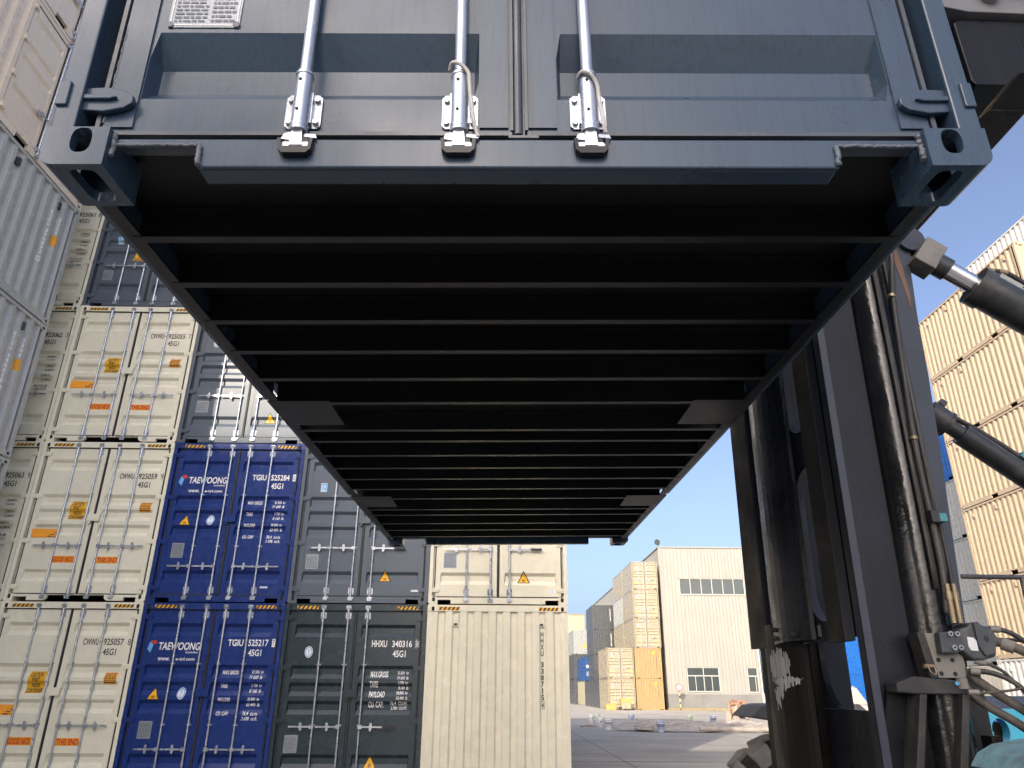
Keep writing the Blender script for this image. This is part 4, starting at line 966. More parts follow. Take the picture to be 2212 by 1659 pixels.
for y, z in ((4.60, 1.86), (4.60, 1.81), (4.30, 1.81)):
    m = MB(); m.cyl((X(1.660, z), y, z), (X(1.74, z), y, z), 0.014, 12); part('bolt', m, DUSTYBLK)
m = MB(); m.box(1.742, 1.752, 4.10, 4.14, 1.79, 1.85); part('slot_plate', m, DUSTPLATE)
# lower column (outer mast) with worn paint
m = MB(); lbox(m, 1.795, 1.835, 4.39, 5.22, 0.35, 1.90)
n = 12
ring = [(4.70-0.30*math.cos(math.pi*k/n), 0.10*math.sin(math.pi*k/n)) for k in range(n+1)]
for (ya, da), (yb, db) in zip(ring, ring[1:]): m.poly([(X(1.792, 0.35)-da, ya, 0.35), (X(1.792, 0.35)-db, yb, 0.35), (X(1.792, 1.90)-db, yb, 1.90), (X(1.792, 1.90)-da, ya, 1.90)], True)
low = part('lower_column', m, MASTRUST, 0.0)
m = MB()
rdp = random.Random(11)
def on(y, z):
    t = max(-1, min(1, (4.70-y)/0.30)); return (X(1.792, z)-0.10*math.sqrt(max(0, 1-t*t))-0.0025, y, z)
def scrape(y0, y1, z0, z1, rag, seed):
    rd = random.Random(seed); n = int((y1-y0)/0.011); a = z0; b = z1
    for i in range(n):
        ya = y0+(y1-y0)*i/n; yb = y0+(y1-y0)*(i+rd.uniform(0.75, 1.0))/n
        e = abs(i/n-0.5)*2; za = z0+rag*(rd.random()**2+e*e*0.8); zb = z1-rag*0.5*rd.random()**2-rag*0.4*e*e
        k = 5
        for j in range(k):
            p, q_ = za+(zb-za)*j/k, za+(zb-za)*(j+1)/k
            m.poly([on(ya, p), on(yb, p), on(yb, q_), on(ya, q_)])
scrape(4.50, 4.76, 1.50, 1.762, 0.10, 1); scrape(4.42, 4.70, 1.535, 1.60, 0.03, 2); scrape(4.60, 4.73, 1.40, 1.56, 0.08, 3)
part('worn_paint', m, mat('scraped_white', (0.52, 0.52, 0.53), rough=0.55, var=0.2, dirt=(0.05, 0.05, 0.05), dirt_amt=0.8, dirt_scale=(20, 30, 1.2)), parent=low)
# lower web plate between the uprights, its opening seen as rounded hole
m = MB()
def q(y, z, d=0.0): return (X(1.84, z)+d, y, z)
hole = [(4.375, 1.90), (4.372, 1.735), (4.365, 1.63), (4.34, 1.555), (4.295, 1.49), (4.24, 1.45), (4.18, 1.434), (3.60, 1.43)]
for d in (0, 0.03):
    m.poly([q(4.40, 0.35, d), q(3.51, 0.35, d), q(3.51, 1.43, d), q(4.40, 1.43, d)])
    for p_, r_ in zip(hole, hole[1:-1]): m.poly([q(4.40, p_[1], d), q(p_[0], p_[1], d), q(r_[0], r_[1], d), q(4.40, r_[1], d)])
for p_, r_ in zip(hole, hole[1:]): m.poly([q(p_[0], p_[1], 0), q(r_[0], r_[1], 0), q(r_[0], r_[1], 0.03), q(p_[0], p_[1], 0.03)])
part('lower_plate', m, BLACKST)
m = MB(); m.prism([(2.405, 1.49), (2.445, 1.49), (2.46, 1.61), (2.43, 1.62)], 5.58, 5.60); part('mudflap', m, MASTRUST)
m = MB(); m.cyl((2.43, 5.62, 1.56), (2.62, 5.62, 1.20), 0.022, 10); part('brace', m, BLACKST)
m = MB(); m.tube([(2.33, 5.3, 1.55), (2.37, 5.32, 1.57), (2.40, 5.34, 1.52), (2.36, 5.34, 1.48)], 0.010, 8); part('hose', m, HOSE)
# valve block on its bracket
m = MB(); m.prism([(1.884, 1.757), (1.92, 1.757), (2.036, 1.66), (2.036, 1.630), (2.028, 1.574), (1.909, 1.573)], 3.352, 3.40); vp = part('valve_plate', m, DUSTPLATE, 0.003)
for x, z in ((1.921, 1.646), (1.982, 1.646), (1.922, 1.591), (1.982, 1.590)):
    m = MB(); m.cyl((x, 3.350, z), (x, 3.36, z), 0.0095, 14); part('bolt_hole', m, DARKIN, parent=vp)
m = MB(); m.prism([(1.850, 1.76), (1.884, 1.757), (1.909, 1.573), (1.872, 1.573)], 3.352, 3.44); part('valve_side', m, DUSTYBLK, 0.003)
vb = MB(); vb.prism([(1.923, 1.758), (2.019, 1.763), (2.011, 1.682), (1.985, 1.672), (1.918, 1.672)], 3.305, 3.352); vbo = part('valve_head', vb, VALVE, 0.006)
m = MB(); m.prism([(2.019, 1.770), (2.060, 1.782), (2.072, 1.800), (2.10, 1.803), (2.165, 1.775), (2.183, 1.745), (2.158, 1.660), (2.10, 1.645), (2.055, 1.646), (2.015, 1.68)], 3.315, 3.42); vbody = part('valve_body', m, VALVE, 0.010)
m = MB(); m.prism([(2.082, 1.80), (2.105, 1.803), (2.112, 1.785), (2.132, 1.772), (2.160, 1.768), (2.172, 1.742), (2.150, 1.672), (2.105, 1.66), (2.085, 1.70)], 3.302, 3.318); part('valve_cover', m, VALVE, 0.004, parent=vbody)
m = MB(); m.prism([(2.046, 1.740), (2.073, 1.736), (2.084, 1.722), (2.082, 1.682), (2.050, 1.684), (2.043, 1.70)], 3.3115, 3.3155); part('name_plate', m, mat('dusty_white', (0.62, 0.63, 0.64), rough=0.6, var=0.1), parent=vbody)
m = MB(); m.cyl((2.128, 3.296, 1.735), (2.128, 3.31, 1.735), 0.014, 14); m.cyl((2.128, 3.29, 1.735), (2.128, 3.297, 1.735), 0.007, 10); part('port_plug', m, VALVE, parent=vbody)
for x, z in ((1.967, 1.751), (1.997, 1.751), (1.972, 1.695), (2.0, 1.695)):
    m = MB(); m.cyl((x, 3.294, z), (x, 3.306, z), 0.0105, 14); m.cur = 1; m.cyl((x, 3.2925, z), (x, 3.295, z), 0.0055, 6); part('socket_bolt', m, [PLATE, DARKIN], parent=vbo)
m = MB(); m.cyl((2.004, 3.352, 1.573), (2.006, 3.352, 1.530), 0.022, 18); part('sensor_can', m, DUSTPLATE)
m = MB(); m.cyl((1.846, 3.34, 1.620), (1.892, 3.345, 1.620), 0.010, 14); part('pin', m, BRASS)
m = MB(); m.tube([(1.855, 3.325, 1.615), (1.862, 3.322, 1.596), (1.878, 3.322, 1.586), (1.886, 3.325, 1.600), (1.884, 3.33, 1.615)], 0.003, 6); part('split_pin', m, BRASS)
m = MB(); m.cyl((1.968, 3.33, 1.552), (1.975, 3.335, 1.550), 0.008, 8); part('blue_cap', m, LBLUE)
m = MB(); m.prism([(1.80, 1.58), (2.03, 1.56), (2.03, 1.508), (1.80, 1.508), (1.715, 1.515), (1.715, 1.553)], 3.35, 3.45); br = part('bracket', m, DUSTYBLK, 0.006)
for a, b in (((1.818, 1.508), (1.700, 1.05)), ((2.003, 1.508), (1.880, 1.05))):
    m = MB(); m.prism([(a[0]-0.016, a[1]), (a[0]+0.016, a[1]), (b[0]+0.018, b[1]), (b[0]-0.018, b[1])], 3.335, 3.46); part('bracket_leg', m, DUSTYBLK, 0.004)
m = MB(); m.prism([(1.715, 1.52), (1.81, 1.51), (1.70, 1.05), (1.60, 1.05)], 3.44, 3.455); part('bracket_web', m, BLACKST); m = MB(); m.prism([(1.81, 1.505), (2.0, 1.505), (1.88, 1.05), (1.70, 1.05)], 3.458, 3.465); part('bracket_web', m, BLACKST)
# hoses at the valve
H2 = [([(2.16, 3.36, 1.776), (2.205, 3.34, 1.775), (2.26, 3.33, 1.755), (2.33, 3.33, 1.70), (2.40, 3.35, 1.60)], 0.011, HOSE), ([(2.16, 3.37, 1.735), (2.28, 3.37, 1.732), (2.5, 3.37, 1.72)], 0.008, HOSE),
      ([(2.15, 3.36, 1.725), (2.19, 3.33, 1.72), (2.23, 3.30, 1.70), (2.28, 3.27, 1.66), (2.33, 3.26, 1.58), (2.36, 3.28, 1.45)], 0.021, DUSTYHOSE), ([(2.07, 3.34, 1.640), (2.12, 3.32, 1.628), (2.16, 3.30, 1.60), (2.175, 3.27, 1.56), (2.19, 3.27, 1.53)], 0.0075, HOSE),
      ([(2.04, 3.34, 1.600), (2.10, 3.31, 1.597), (2.16, 3.28, 1.57), (2.20, 3.25, 1.52), (2.195, 3.22, 1.44), (2.16, 3.2, 1.36), (2.13, 3.2, 1.25)], 0.0115, HOSE), ([(1.99, 3.30, 1.517), (2.06, 3.28, 1.516), (2.16, 3.25, 1.528), (2.28, 3.22, 1.555), (2.40, 3.2, 1.58)], 0.0055, DUSTYHOSE),
      ([(2.04, 3.38, 1.60), (2.09, 3.36, 1.555), (2.14, 3.34, 1.51), (2.22, 3.30, 1.44), (2.32, 3.25, 1.33)], 0.020, DUSTYHOSE), ([(2.03, 3.40, 1.56), (2.06, 3.38, 1.50), (2.11, 3.36, 1.455), (2.18, 3.32, 1.40), (2.24, 3.28, 1.33), (2.28, 3.25, 1.22)], 0.018, DUSTYHOSE),
      ([(2.22, 3.2, 1.50), (2.215, 3.18, 1.42), (2.19, 3.17, 1.33), (2.18, 3.17, 1.22)], 0.012, HOSE), ([(2.26, 3.22, 1.46), (2.24, 3.18, 1.40), (2.23, 3.17, 1.30), (2.24, 3.17, 1.2)], 0.012, HOSE)]
for p_, r_, mm in H2: hose(p_, r_, mm)
m = MB(); m.cyl((2.175, 3.345, 1.776), (2.215, 3.338, 1.774), 0.015, 6); part('hose_fitting', m, DUSTPLATE); m = MB(); m.cyl((2.20, 3.325, 1.715), (2.235, 3.30, 1.695), 0.027, 12); part('hose_fitting', m, DUSTPLATE); m = MB(); m.cyl((2.07, 3.34, 1.642), (2.11, 3.325, 1.632), 0.011, 6); part('hose_fitting', m, DUSTPLATE); m = MB(); m.cyl((2.04, 3.335, 1.602), (2.075, 3.325, 1.599), 0.016, 6); part('hose_fitting', m, DUSTPLATE); m = MB(); m.cyl((1.99, 3.30, 1.517), (2.03, 3.29, 1.517), 0.011, 8); part('hose_fitting', m, DUSTPLATE)
m = MB(); m.box(2.12, 2.17, 3.42, 3.50, 1.29, 1.345); part('junction_box', m, MASTRUST, 0.004)
m = MB(); m.hexa([(2.10, 3.60, 0.4), (2.22, 3.60, 0.4), (2.22, 3.75, 0.4), (2.10, 3.75, 0.4)], [(2.15, 3.60, 1.62), (2.25, 3.60, 1.62), (2.25, 3.75, 1.62), (2.15, 3.75, 1.62)]); part('frame_post', m, DUSTYBLK, 0.005)
# tilt cylinders
def tiltcyl(y, p, d, sc, far=False):
    """pivot end p=(x,z), direction d along the ram"""
    D = Vector((d[0], 0, d[1])).normalized(); A = Vector((p[0], y, p[1])); at = lambda t: A+D*(t*sc)
    Nn = Vector((-D.z, 0, D.x))
    m = MB()
    c0, c1 = at(-0.06), at(0.062); w = 0.062*sc; hN = 0.085*sc
    m.hexa([c0-Nn*hN+Vector((0, -w, 0)), c0+Nn*hN+Vector((0, -w, 0)), c0+Nn*hN+Vector((0, w, 0)), c0-Nn*hN+Vector((0, w, 0))], [c1-Nn*hN+Vector((0, -w, 0)), c1+Nn*hN+Vector((0, -w, 0)), c1+Nn*hN+Vector((0, w, 0)), c1-Nn*hN+Vector((0, w, 0))])
    g = part('tilt_cylinder', m, mat('dusty_clevis', (0.20, 0.19, 0.17), rough=0.5, var=0.2, dirt=(0.07, 0.07, 0.075), dirt_amt=0.6, dirt_scale=(4, 4, 4)), 0.006)
    m = MB(); m.cyl(at(0.062), at(0.13), 0.062*sc, 22); part('gland', m, CYLPAINT, parent=g)
    m = MB(); m.cyl(at(0.125), at(0.35), 0.052*sc, 24); part('piston_rod', m, CHROME, parent=g)
    m = MB(); m.cyl(at(0.282), at(0.352), 0.110*sc, 28); m.cyl(at(0.347), at(2.65), 0.100*sc, 28); part('barrel', m, CYLPAINT, parent=g)
    m = MB(); b0, b1 = at(0.37)+Nn*0.100*sc, at(0.50)+Nn*0.100*sc
    m.hexa([b0+Vector((0, -.03, 0)), b1+Vector((0, -.03, 0)), b1+Vector((0, .03, 0)), b0+Vector((0, .03, 0))], [b0+Nn*.04+Vector((0, -.03, 0)), b1+Nn*.04+Vector((0, -.03, 0)), b1+Nn*.04+Vector((0, .03, 0)), b0+Nn*.04+Vector((0, .03, 0))]); part('port_block', m, PALE, 0.004, parent=g)
    m = MB(); m.tube([at(0.31)+Nn*0.12*sc, at(0.35)+Nn*0.16*sc, at(0.42)+Nn*0.185*sc, at(0.52)+Nn*0.175*sc, at(0.62)+Nn*0.14*sc, at(1.5)+Nn*0.12*sc], 0.013, 9); part('hose', m, HOSE, parent=g)
    m = MB(); m.cyl(at(0.305)+Nn*0.11*sc, at(0.335)+Nn*0.15*sc, 0.018, 6); part('hose_fitting', m, BRASS, parent=g); m = MB(); m.cyl(at(0.36)+Nn*0.166*sc, at(0.40)+Nn*0.183*sc, 0.017, 6); part('hose_fitting', m, BRASS, parent=g); m = MB(); m.cyl(at(0.52)+Nn*0.175*sc, at(0.57)+Nn*0.158*sc, 0.017, 6); part('hose_fitting', m, BRASS, parent=g)
tiltcyl(3.40, (2.345, 3.735), (0.36, -0.264), 1.0)
D2 = Vector((0.42, 0, -0.34)).normalized()
def at2(t): return Vector((3.36, 5.2, 3.465))+D2*t
N2 = Vector((-D2.z, 0, D2.x))
m = MB(); m.cyl(at2(-1.2), at2(-0.05), 0.075, 20); m.cyl(at2(-0.08), at2(0.075), 0.10, 24); m.cyl(at2(0.07), at2(0.09), 0.106, 24)
g2 = part('tilt_cylinder', m, CYLPAINT)
m = MB(); m.cyl(at2(0.08), at2(0.21), 0.058, 20); part('gland', m, CYLPAINT, parent=g2)
m = MB(); m.cyl(at2(0.20), at2(1.85), 0.085, 26); part('barrel', m, CYLPAINT, parent=g2)
m = MB(); m.tube([at2(0.07)+N2*0.085, at2(0.4)+N2*0.115, at2(1.0)+N2*0.115, at2(1.6)+N2*0.115], 0.020, 9); part('hose', m, HOSE, parent=g2)
for s in (-0.05, 0.62):
    m = MB(); c = at2(s)+N2*0.11; e = at2(s+0.05)+N2*0.11
    m.hexa([c+Vector((0, -.03, 0)), e+Vector((0, -.03, 0)), e+Vector((0, .03, 0)), c+Vector((0, .03, 0))], [c+N2*.045+Vector((0, -.03, 0)), e+N2*.045+Vector((0, -.03, 0)), e+N2*.045+Vector((0, .03, 0)), c+N2*.045+Vector((0, .03, 0))])
    part('hose_clamp', m, TEALFIT if s > 0 else CYLPAINT, parent=g2)
# spreader arm above, top beam and links that carry the container
m = MB(); m.prism([(2.62, 5.36), (2.66, 5.345), (2.80, 5.31), (3.30, 5.295), (3.30, 5.62), (2.80, 5.62), (2.70, 5.55), (2.63, 5.46)], 3.12, 3.42); arm = part('spreader_arm', m, mat('arm_grey', (0.12, 0.125, 0.135), rough=0.45, var=0.2, dirt=(0.20, 0.17, 0.14), dirt_amt=0.35, bump=0.15), 0.006)
m = MB(); m.cyl((2.945, 3.08, 5.440), (2.945, 3.13, 5.440), 0.062, 24); m.cyl((2.945, 3.06, 5.440), (2.945, 3.09, 5.440), 0.034, 20); part('boss', m, mat('boss_grey', (0.26, 0.26, 0.26), rough=0.5, var=0.2, bump=0.2), 0.004, parent=arm)
m = MB(); m.cyl((3.12, 3.09, 5.46), (3.12, 3.125, 5.46), 0.03, 16); part('bolt', m, DARKIN, parent=arm)
m = MB(); m.prism([(2.715, 5.26), (2.715, 4.80), (2.735, 4.768), (2.91, 4.768), (3.02, 4.862), (3.40, 4.868), (3.40, 5.285), (2.75, 5.285)], 3.16, 3.46); part('arm_box', m, BLACKST, 0.008)
m = MB(); m.box(-0.3, 2.72, 3.15, 3.50, 5.42, 5.70); m.box(-0.3, 2.72, 5.4, 5.75, 5.42, 5.70); m.box(-1.0, -0.7, 1.6, 7.4, 5.46, 5.72); m.box(0.95, 1.25, 1.6, 7.4, 5.46, 5.72); m.box(-0.7, 0.95, 4.2, 4.7, 5.46, 5.70); part('spreader', m, BLACKST, 0.01)
for x in (-1.07, 1.07):
    for y in (1.66, 7.35):
        m = MB(); m.cyl((x, y, 5.28), (x, y, 5.50), 0.05, 12); part('twist_lock', m, BLACKST)
m = MB(); m.box(1.72, 3.4, 3.50, 5.3, 5.0, 5.4); part('carriage_beam', m, BLACKST, 0.01)
# wheels, fenders and chassis
def wheel(cx, cy, r, w):
    m = MB(); n = 40; prof = [(0.56*r, -w/2), (0.80*r, -w/2), (0.93*r, -w/2*0.92), (r*0.96, -w/2*0.6), (r*0.965, 0), (r*0.96, w/2*0.6), (0.93*r, w/2*0.92), (0.80*r, w/2), (0.56*r, w/2)]
    rings = [[m.pt((cx+a*math.cos(2*math.pi*k/n), cy+b, r+a*math.sin(2*math.pi*k/n))) for k in range(n)] for a, b in prof]
    for i in range(len(rings)-1):
        for k in range(n): m.face((rings[i][k], rings[i][(k+1) % n], rings[i+1][(k+1) % n], rings[i+1][k]), True)
    nl = 15; m.cur = 1
    for k in range(nl):
        for s in (-1, 1):
            a0 = 2*math.pi*(k+(0.25 if s > 0 else -0.25)*1.0)/nl; a1 = a0+2*math.pi*0.66/nl; sk = 0.05
            lo = []; hi = []
            for aa, yy in ((a0, s*w*0.02), (a1, s*w*0.02), (a1+sk, s*w*0.53), (a0+sk, s*w*0.53)):
                rr0 = 0.78*r if abs(yy) > 0.3*w else 0.90*r; rr1 = 1.04*r if abs(yy) < 0.3*w else 1.01*r
                lo.append((cx+rr0*math.cos(aa), cy+yy, r+rr0*math.sin(aa))); hi.append((cx+rr1*math.cos(aa), cy+yy, r+rr1*math.sin(aa)))
            m.hexa(lo, hi)
    t = part('wheel', m, [RUBBER, LUG], 0.014)
    m = MB(); m.cyl((cx, cy-w*0.40, r), (cx, cy+w*0.40, r), 0.58*r, 30); m.cyl((cx, cy-w*0.46, r), (cx, cy+w*0.46, r), 0.22*r, 20)
    for k in range(10): a = 2*math.pi*k/10; m.cyl((cx+0.34*r*math.cos(a), cy-w*0.43, r+0.34*r*math.sin(a)), (cx+0.34*r*math.cos(a), cy+w*0.43, r+0.34*r*math.sin(a)), 0.03*r, 8)
    part('rim', m, CYAN, parent=t)
wheel(2.40, 6.55, 0.60, 0.42); wheel(2.60, 6.0, 0.56, 0.40); wheel(2.45, 2.50, 0.60, 0.42)
wheel(5.6, 2.9, 0.50, 0.36); wheel(5.6, 6.1, 0.50, 0.36)
m = MB(); m.prism([(2.02, 1.329), (2.115, 1.41), (2.20, 1.425), (2.9, 1.43), (3.05, 1.30), (2.90, 1.22), (2.25, 1.30)], 6.30, 6.85); part('fender', m, mat('grey_fender', (0.16, 0.16, 0.165), rough=0.7, var=0.2, bump=0.3), 0.01)
# near fender: a dusty cyan curved shell over the near wheel
m = MB(); m.prism([(1.760, 1.262), (1.80, 1.310), (1.86, 1.338), (1.97, 1.356), (2.2, 1.366), (2.9, 1.366), (3.15, 1.30), (3.3, 1.02), (3.24, 1.0), (3.08, 1.25), (2.85, 1.305), (2.2, 1.305), (1.95, 1.285), (1.85, 1.265)], 2.60, 3.02); part('fender', m, CYAN, 0.012)
m = MB(); cx_, cz_ = 2.60, 1.335
m.ringface(lambda u, v, d: (u, 4.10+d, v), (2.53, 2.95, 1.05, 1.44), (cx_, cz_, 0.045, 0.06, 1.0), 32, 0.06)
m.prism([(2.53, 1.05), (2.95, 1.05), (2.95, 1.0), (2.53, 1.0)], 4.10, 4.16); part('lift_lug', m, mat('cyan_clean', (0.06, 0.46, 0.66), rough=0.45, var=0.1, dirt=(0.3, 0.3, 0.28), dirt_amt=0.4))
m = MB(); m.box(2.36, 6.2, 3.75, 5.25, 0.55, 1.10); m.box(2.3, 6.0, 2.8, 6.2, 0.45, 0.75); part('chassis', m, DUSTYBLK, 0.02)
m = MB(); m.prism([(4.5, 1.10), (6.9, 1.10), (6.9, 1.75), (6.5, 2.30), (4.5, 2.45)], 3.1, 5.5); part('engine_hood', m, MATS['cyan_clean'], 0.03)
m = MB()
m.cyl((5.66, 9.0, 2.83), (7.6, 9.0, 2.82), 0.03, 10); m.cyl((6.40, 9.0, 2.82), (6.30, 9.0, 0.0), 0.03, 10); m.cyl((7.5, 9.0, 2.82), (7.5, 9.0, 0.0), 0.03, 10)
rl = link('guard_rail', m.mesh('guard_rail', CYLPAINT)); tag(rl, 'thin dark pipe guard rail standing beyond the black mast', 'railing')

JOINT = mat('joint_filler', (0.10, 0.098, 0.095), rough=0.9)
# ------------------------------------------------------------------ ground
m = MB(); m.poly([(-600, -600, 0), (700, -600, 0), (700, 1200, 0), (-600, 1200, 0)]); struct('yard_ground', m.mesh('yard_ground', CONCRETE))

for x0, x1, y0, y1 in ((-10, 60, 19.0, 19.02), (-10, 60, 27.0, 27.02), (-10, 60, 47.0, 47.03), (3.0, 3.02, 11, 60), (9.0, 9.02, 11, 60), (-10, 60, 56, 56.03)):
    m = MB(); m.box(x0, x1, y0, y1, 0.0005, 0.004); struct('pavement_joint', m.mesh('pavement_joint', JOINT))
rd = random.Random(12)
for k in range(9):
    x, y = rd.uniform(2, 13), rd.uniform(15, 50); pts = []
    a = rd.uniform(-0.6, 0.6)
    for i in range(14): pts.append((x, y)); a += rd.uniform(-0.5, 0.5); x += math.cos(a)*0.35; y += math.sin(a)*0.35
    m = MB()
    for (xa, ya), (xb, yb_) in zip(pts, pts[1:]): m.poly([(xa, ya-0.008, 0.005), (xb, yb_-0.008, 0.005), (xb, yb_+0.012, 0.005), (xa, ya+0.012, 0.005)])
    struct('pavement_crack', m.mesh('pavement_crack', JOINT))
# ------------------------------------------------------------------ white building with siding
BX, BY, BZ = 15.46, 71.0, 14.49
bd = thing('industrial_building', 'tall cream clad building with window strip and grey concrete base', 'building', (BX, BY, 0))
def bpart(name, m, mats, parent=None, bevel=0): return link(name, m.mesh(name, mats), parent or bd, bevel=bevel)
BW, BL = 8.40, 55.0
WIN = [(1.77, 7.98, 10.02, 11.50), (1.82, 4.76, 1.53, 3.57), (7.36, 8.28, 1.50, 3.58)]
def siding(m, u0, u1, v0, v1, mp):
    p = 0.34; n = max(1, round((u1-u0)/p)); p = (u1-u0)/n
    for k in range(n):
        a = u0+k*p
        q = [(a, 0.0), (a+p*0.84, 0.0), (a+p*0.87, 0.035), (a+p*0.96, 0.035), (a+p, 0.0)]
        for (x0, d0), (x1, d1) in zip(q, q[1:]): m.poly([mp(x0, d0, v0), mp(x1, d1, v0), mp(x1, d1, v1), mp(x0, d0, v1)])
m = MB(); fr = lambda u, d, v: (u, d, v)
us = sorted({0.0, BW} | {w[0] for w in WIN} | {w[1] for w in WIN}); vs = sorted({1.32, BZ-0.10} | {w[2] for w in WIN} | {w[3] for w in WIN})
for ua, ub in zip(us, us[1:]):
    for va, vb in zip(vs, vs[1:]):
        if any(w[0] <= (ua+ub)/2 <= w[1] and w[2] <= (va+vb)/2 <= w[3] for w in WIN): continue
        siding(m, ua, ub, va, vb, fr)
bpart('wall', m, SIDING)
m = MB(); siding(m, 0, BL, 1.32, BZ-0.10, lambda u, d, v: (d, u, v)); siding(m, 0, BL, 1.32, BZ-0.10, lambda u, d, v: (BW-d, u, v)); bpart('wall', m, SIDING)
m = MB(); m.poly([(0.03, BL, 0), (BW-0.03, BL, 0), (BW-0.03, BL, BZ-0.1), (0.03, BL, BZ-0.1)]); bpart('wall', m, SIDING)
m = MB(); m.box(-0.05, BW+0.05, -0.06, 0.30, 0.0, 1.30); m.box(-0.05, 0.30, 0.301, BL, 0.0, 1.30); m.box(BW-0.30, BW+0.05, 0.301, BL, 0.0, 1.30); bpart('plinth', m, PLINTH)
m = MB(); m.box(-0.07, BW+0.07, -0.08, 0.02, 1.30, 1.345); bpart('flashing', m, SIDING)
m = MB(); m.box(-0.08, BW+0.08, -0.08, BL+0.05, BZ-0.10, BZ); bpart('roof', m, SIDING)
for x0 in (-0.05, BW-0.10):
    m = MB(); m.box(x0, x0+0.15, -0.045, -0.001, 1.346, BZ-0.101); bpart('corner_trim', m, SIDING)
m = MB(); m.cyl((BW+0.14, -0.10, 0.2), (BW+0.14, -0.10, BZ-0.2), 0.075, 12); bpart('downpipe', m, FRAMEW)
def window(u0, u1, v0, v1, mull, rails, sub=()):
    m = MB(); t = 0.05
    m.box(u0, u1, -0.02, 0.10, v0, v0+t); m.box(u0, u1, -0.02, 0.10, v1-t, v1); m.box(u0, u0+t, -0.02, 0.10, v0+t, v1-t); m.box(u1-t, u1, -0.02, 0.10, v0+t, v1-t)
    for x in mull: m.box(x-0.028, x+0.028, -0.015, 0.09, v0+t, v1-t)
    for z in rails: m.box(u0+t, u1-t, -0.018, 0.092, z-0.04, z+0.04)
    for x, za, zb in sub: m.box(x-0.022, x+0.022, -0.010, 0.085, za, zb)
    w = bpart('window', m, FRAMEW)
    g = MB(); g.box(u0+t, u1-t, 0.045, 0.055, v0+t, v1-t); bpart('pane', g, GLASS, parent=w)
    s = MB(); s.box(u0-0.12, u1+0.12, -0.06, -0.001, v1, v1+0.035); s.box(u0-0.06, u1+0.06, -0.05, -0.001, v0-0.06, v0); bpart('sill', s, SIDING, parent=w)
window(*WIN[0], [1.77+6.21/6*k for k in range(1, 6)], [])
window(*WIN[1], [3.33], [2.86], [(2.57, 1.58, 2.84), (4.06, 1.58, 2.84)])
window(*WIN[2], [], [2.86], [(8.05, 1.55, 2.84)])
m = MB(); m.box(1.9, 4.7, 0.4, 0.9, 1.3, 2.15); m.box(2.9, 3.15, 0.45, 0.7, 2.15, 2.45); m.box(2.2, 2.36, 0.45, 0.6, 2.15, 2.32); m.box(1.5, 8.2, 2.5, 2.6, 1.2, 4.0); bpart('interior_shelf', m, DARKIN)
fl = thing('floodlight', 'round floodlight on the roof corner of the cream building', 'floodlight', (BX-0.02, BY, BZ))
m = MB(); m.cyl((0.08, 0.1, 0), (0.06, 0.08, 0.25), 0.05, 10); m.box(0.0, 0.16, 0.0, 0.2, 0, 0.06); link('bracket', m.mesh('bracket', TRIMDK), fl)
m = MB(); m.cyl((-0.06, -0.12, 0.42), (0.10, 0.16, 0.50), 0.30, 24, 0.17); m.cyl((0.10, 0.16, 0.50), (0.16, 0.27, 0.53), 0.17, 20); link('housing', m.mesh('housing', PALE), fl)
m = MB(); m.cyl((-0.075, -0.145, 0.413), (-0.062, -0.123, 0.419), 0.285, 24); link('lens', m.mesh('lens', GLASS), fl)
# speed sign
sg = thing('speed_sign', 'round speed limit sign reading 10 on a striped post', 'road sign', (16.18, 69.85, 0))
m = MB()
for k in range(7): m.cur = k % 2; m.cyl((0, 0, 0.24*k if k else -0.05), (0, 0, 0.24*(k+1)), 0.035, 12)
link('post', m.mesh('post', [BLK, PALEYEL]), sg)
m = MB(); m.cyl((0, -0.036, 1.87), (0, -0.048, 1.87), 0.29, 32); pl_ = link('sign_plate', m.mesh('sign_plate', mat('sign_red', (0.42, 0.05, 0.035), rough=0.4)), sg)
p = Print(); p.disc(0, 1.87, 0.21, 0.21, WHT, 0.002, 32); p.text('10', -0.12, 1.76, 0.22, 0.24, BLK, 0.004, bold=0.03); link('marking', p.mesh('marking', lambda u, v, l: (u, -0.048-l, v)), pl_)
# far yellow shed
yb = thing('yellow_shed', 'pale yellow clad building far behind the grey containers', 'building', (10.2, 125.0, 0))
m = MB(); siding(m, 0, 4.0, 0.0, 13.1, fr); link('wall', m.mesh('wall', SIDING2), yb)
m = MB(); m.box(0.02, 3.98, 0.03, 25, 0.0, 13.0); link('wall', m.mesh('wall', SIDING2), yb)
m = MB(); m.box(-0.1, 4.1, -0.1, 25.2, 13.1, 13.25); link('roof', m.mesh('roof', TRIMDK), yb)
# unseen block added behind the camera to cast the long shade over the yard
sblk = thing('shade_block', 'tall pale block added unseen behind the camera to shade the yard', 'building', (-22.3, -45.0, 0))
m = MB(); m.box(0, 13.3, 0, 20.0, 0, 28.9); link('wall', m.mesh('wall', SIDING), sblk)
m = MB(); m.prism([(-0.1, 28.9), (13.4, 28.9), (13.4, 29.7), (-0.1, 29.7)], -0.3, 20.3); link('roof', m.mesh('roof', TRIMDK), sblk)
m = MB()
for z in (3.0, 12.0, 20.0):
    for k in range(4): m.box(1.2+3.0*k, 3.0+3.0*k, 20.001, 20.02, z, z+2.0)
link('window', m.mesh('window', GLASS), sblk)

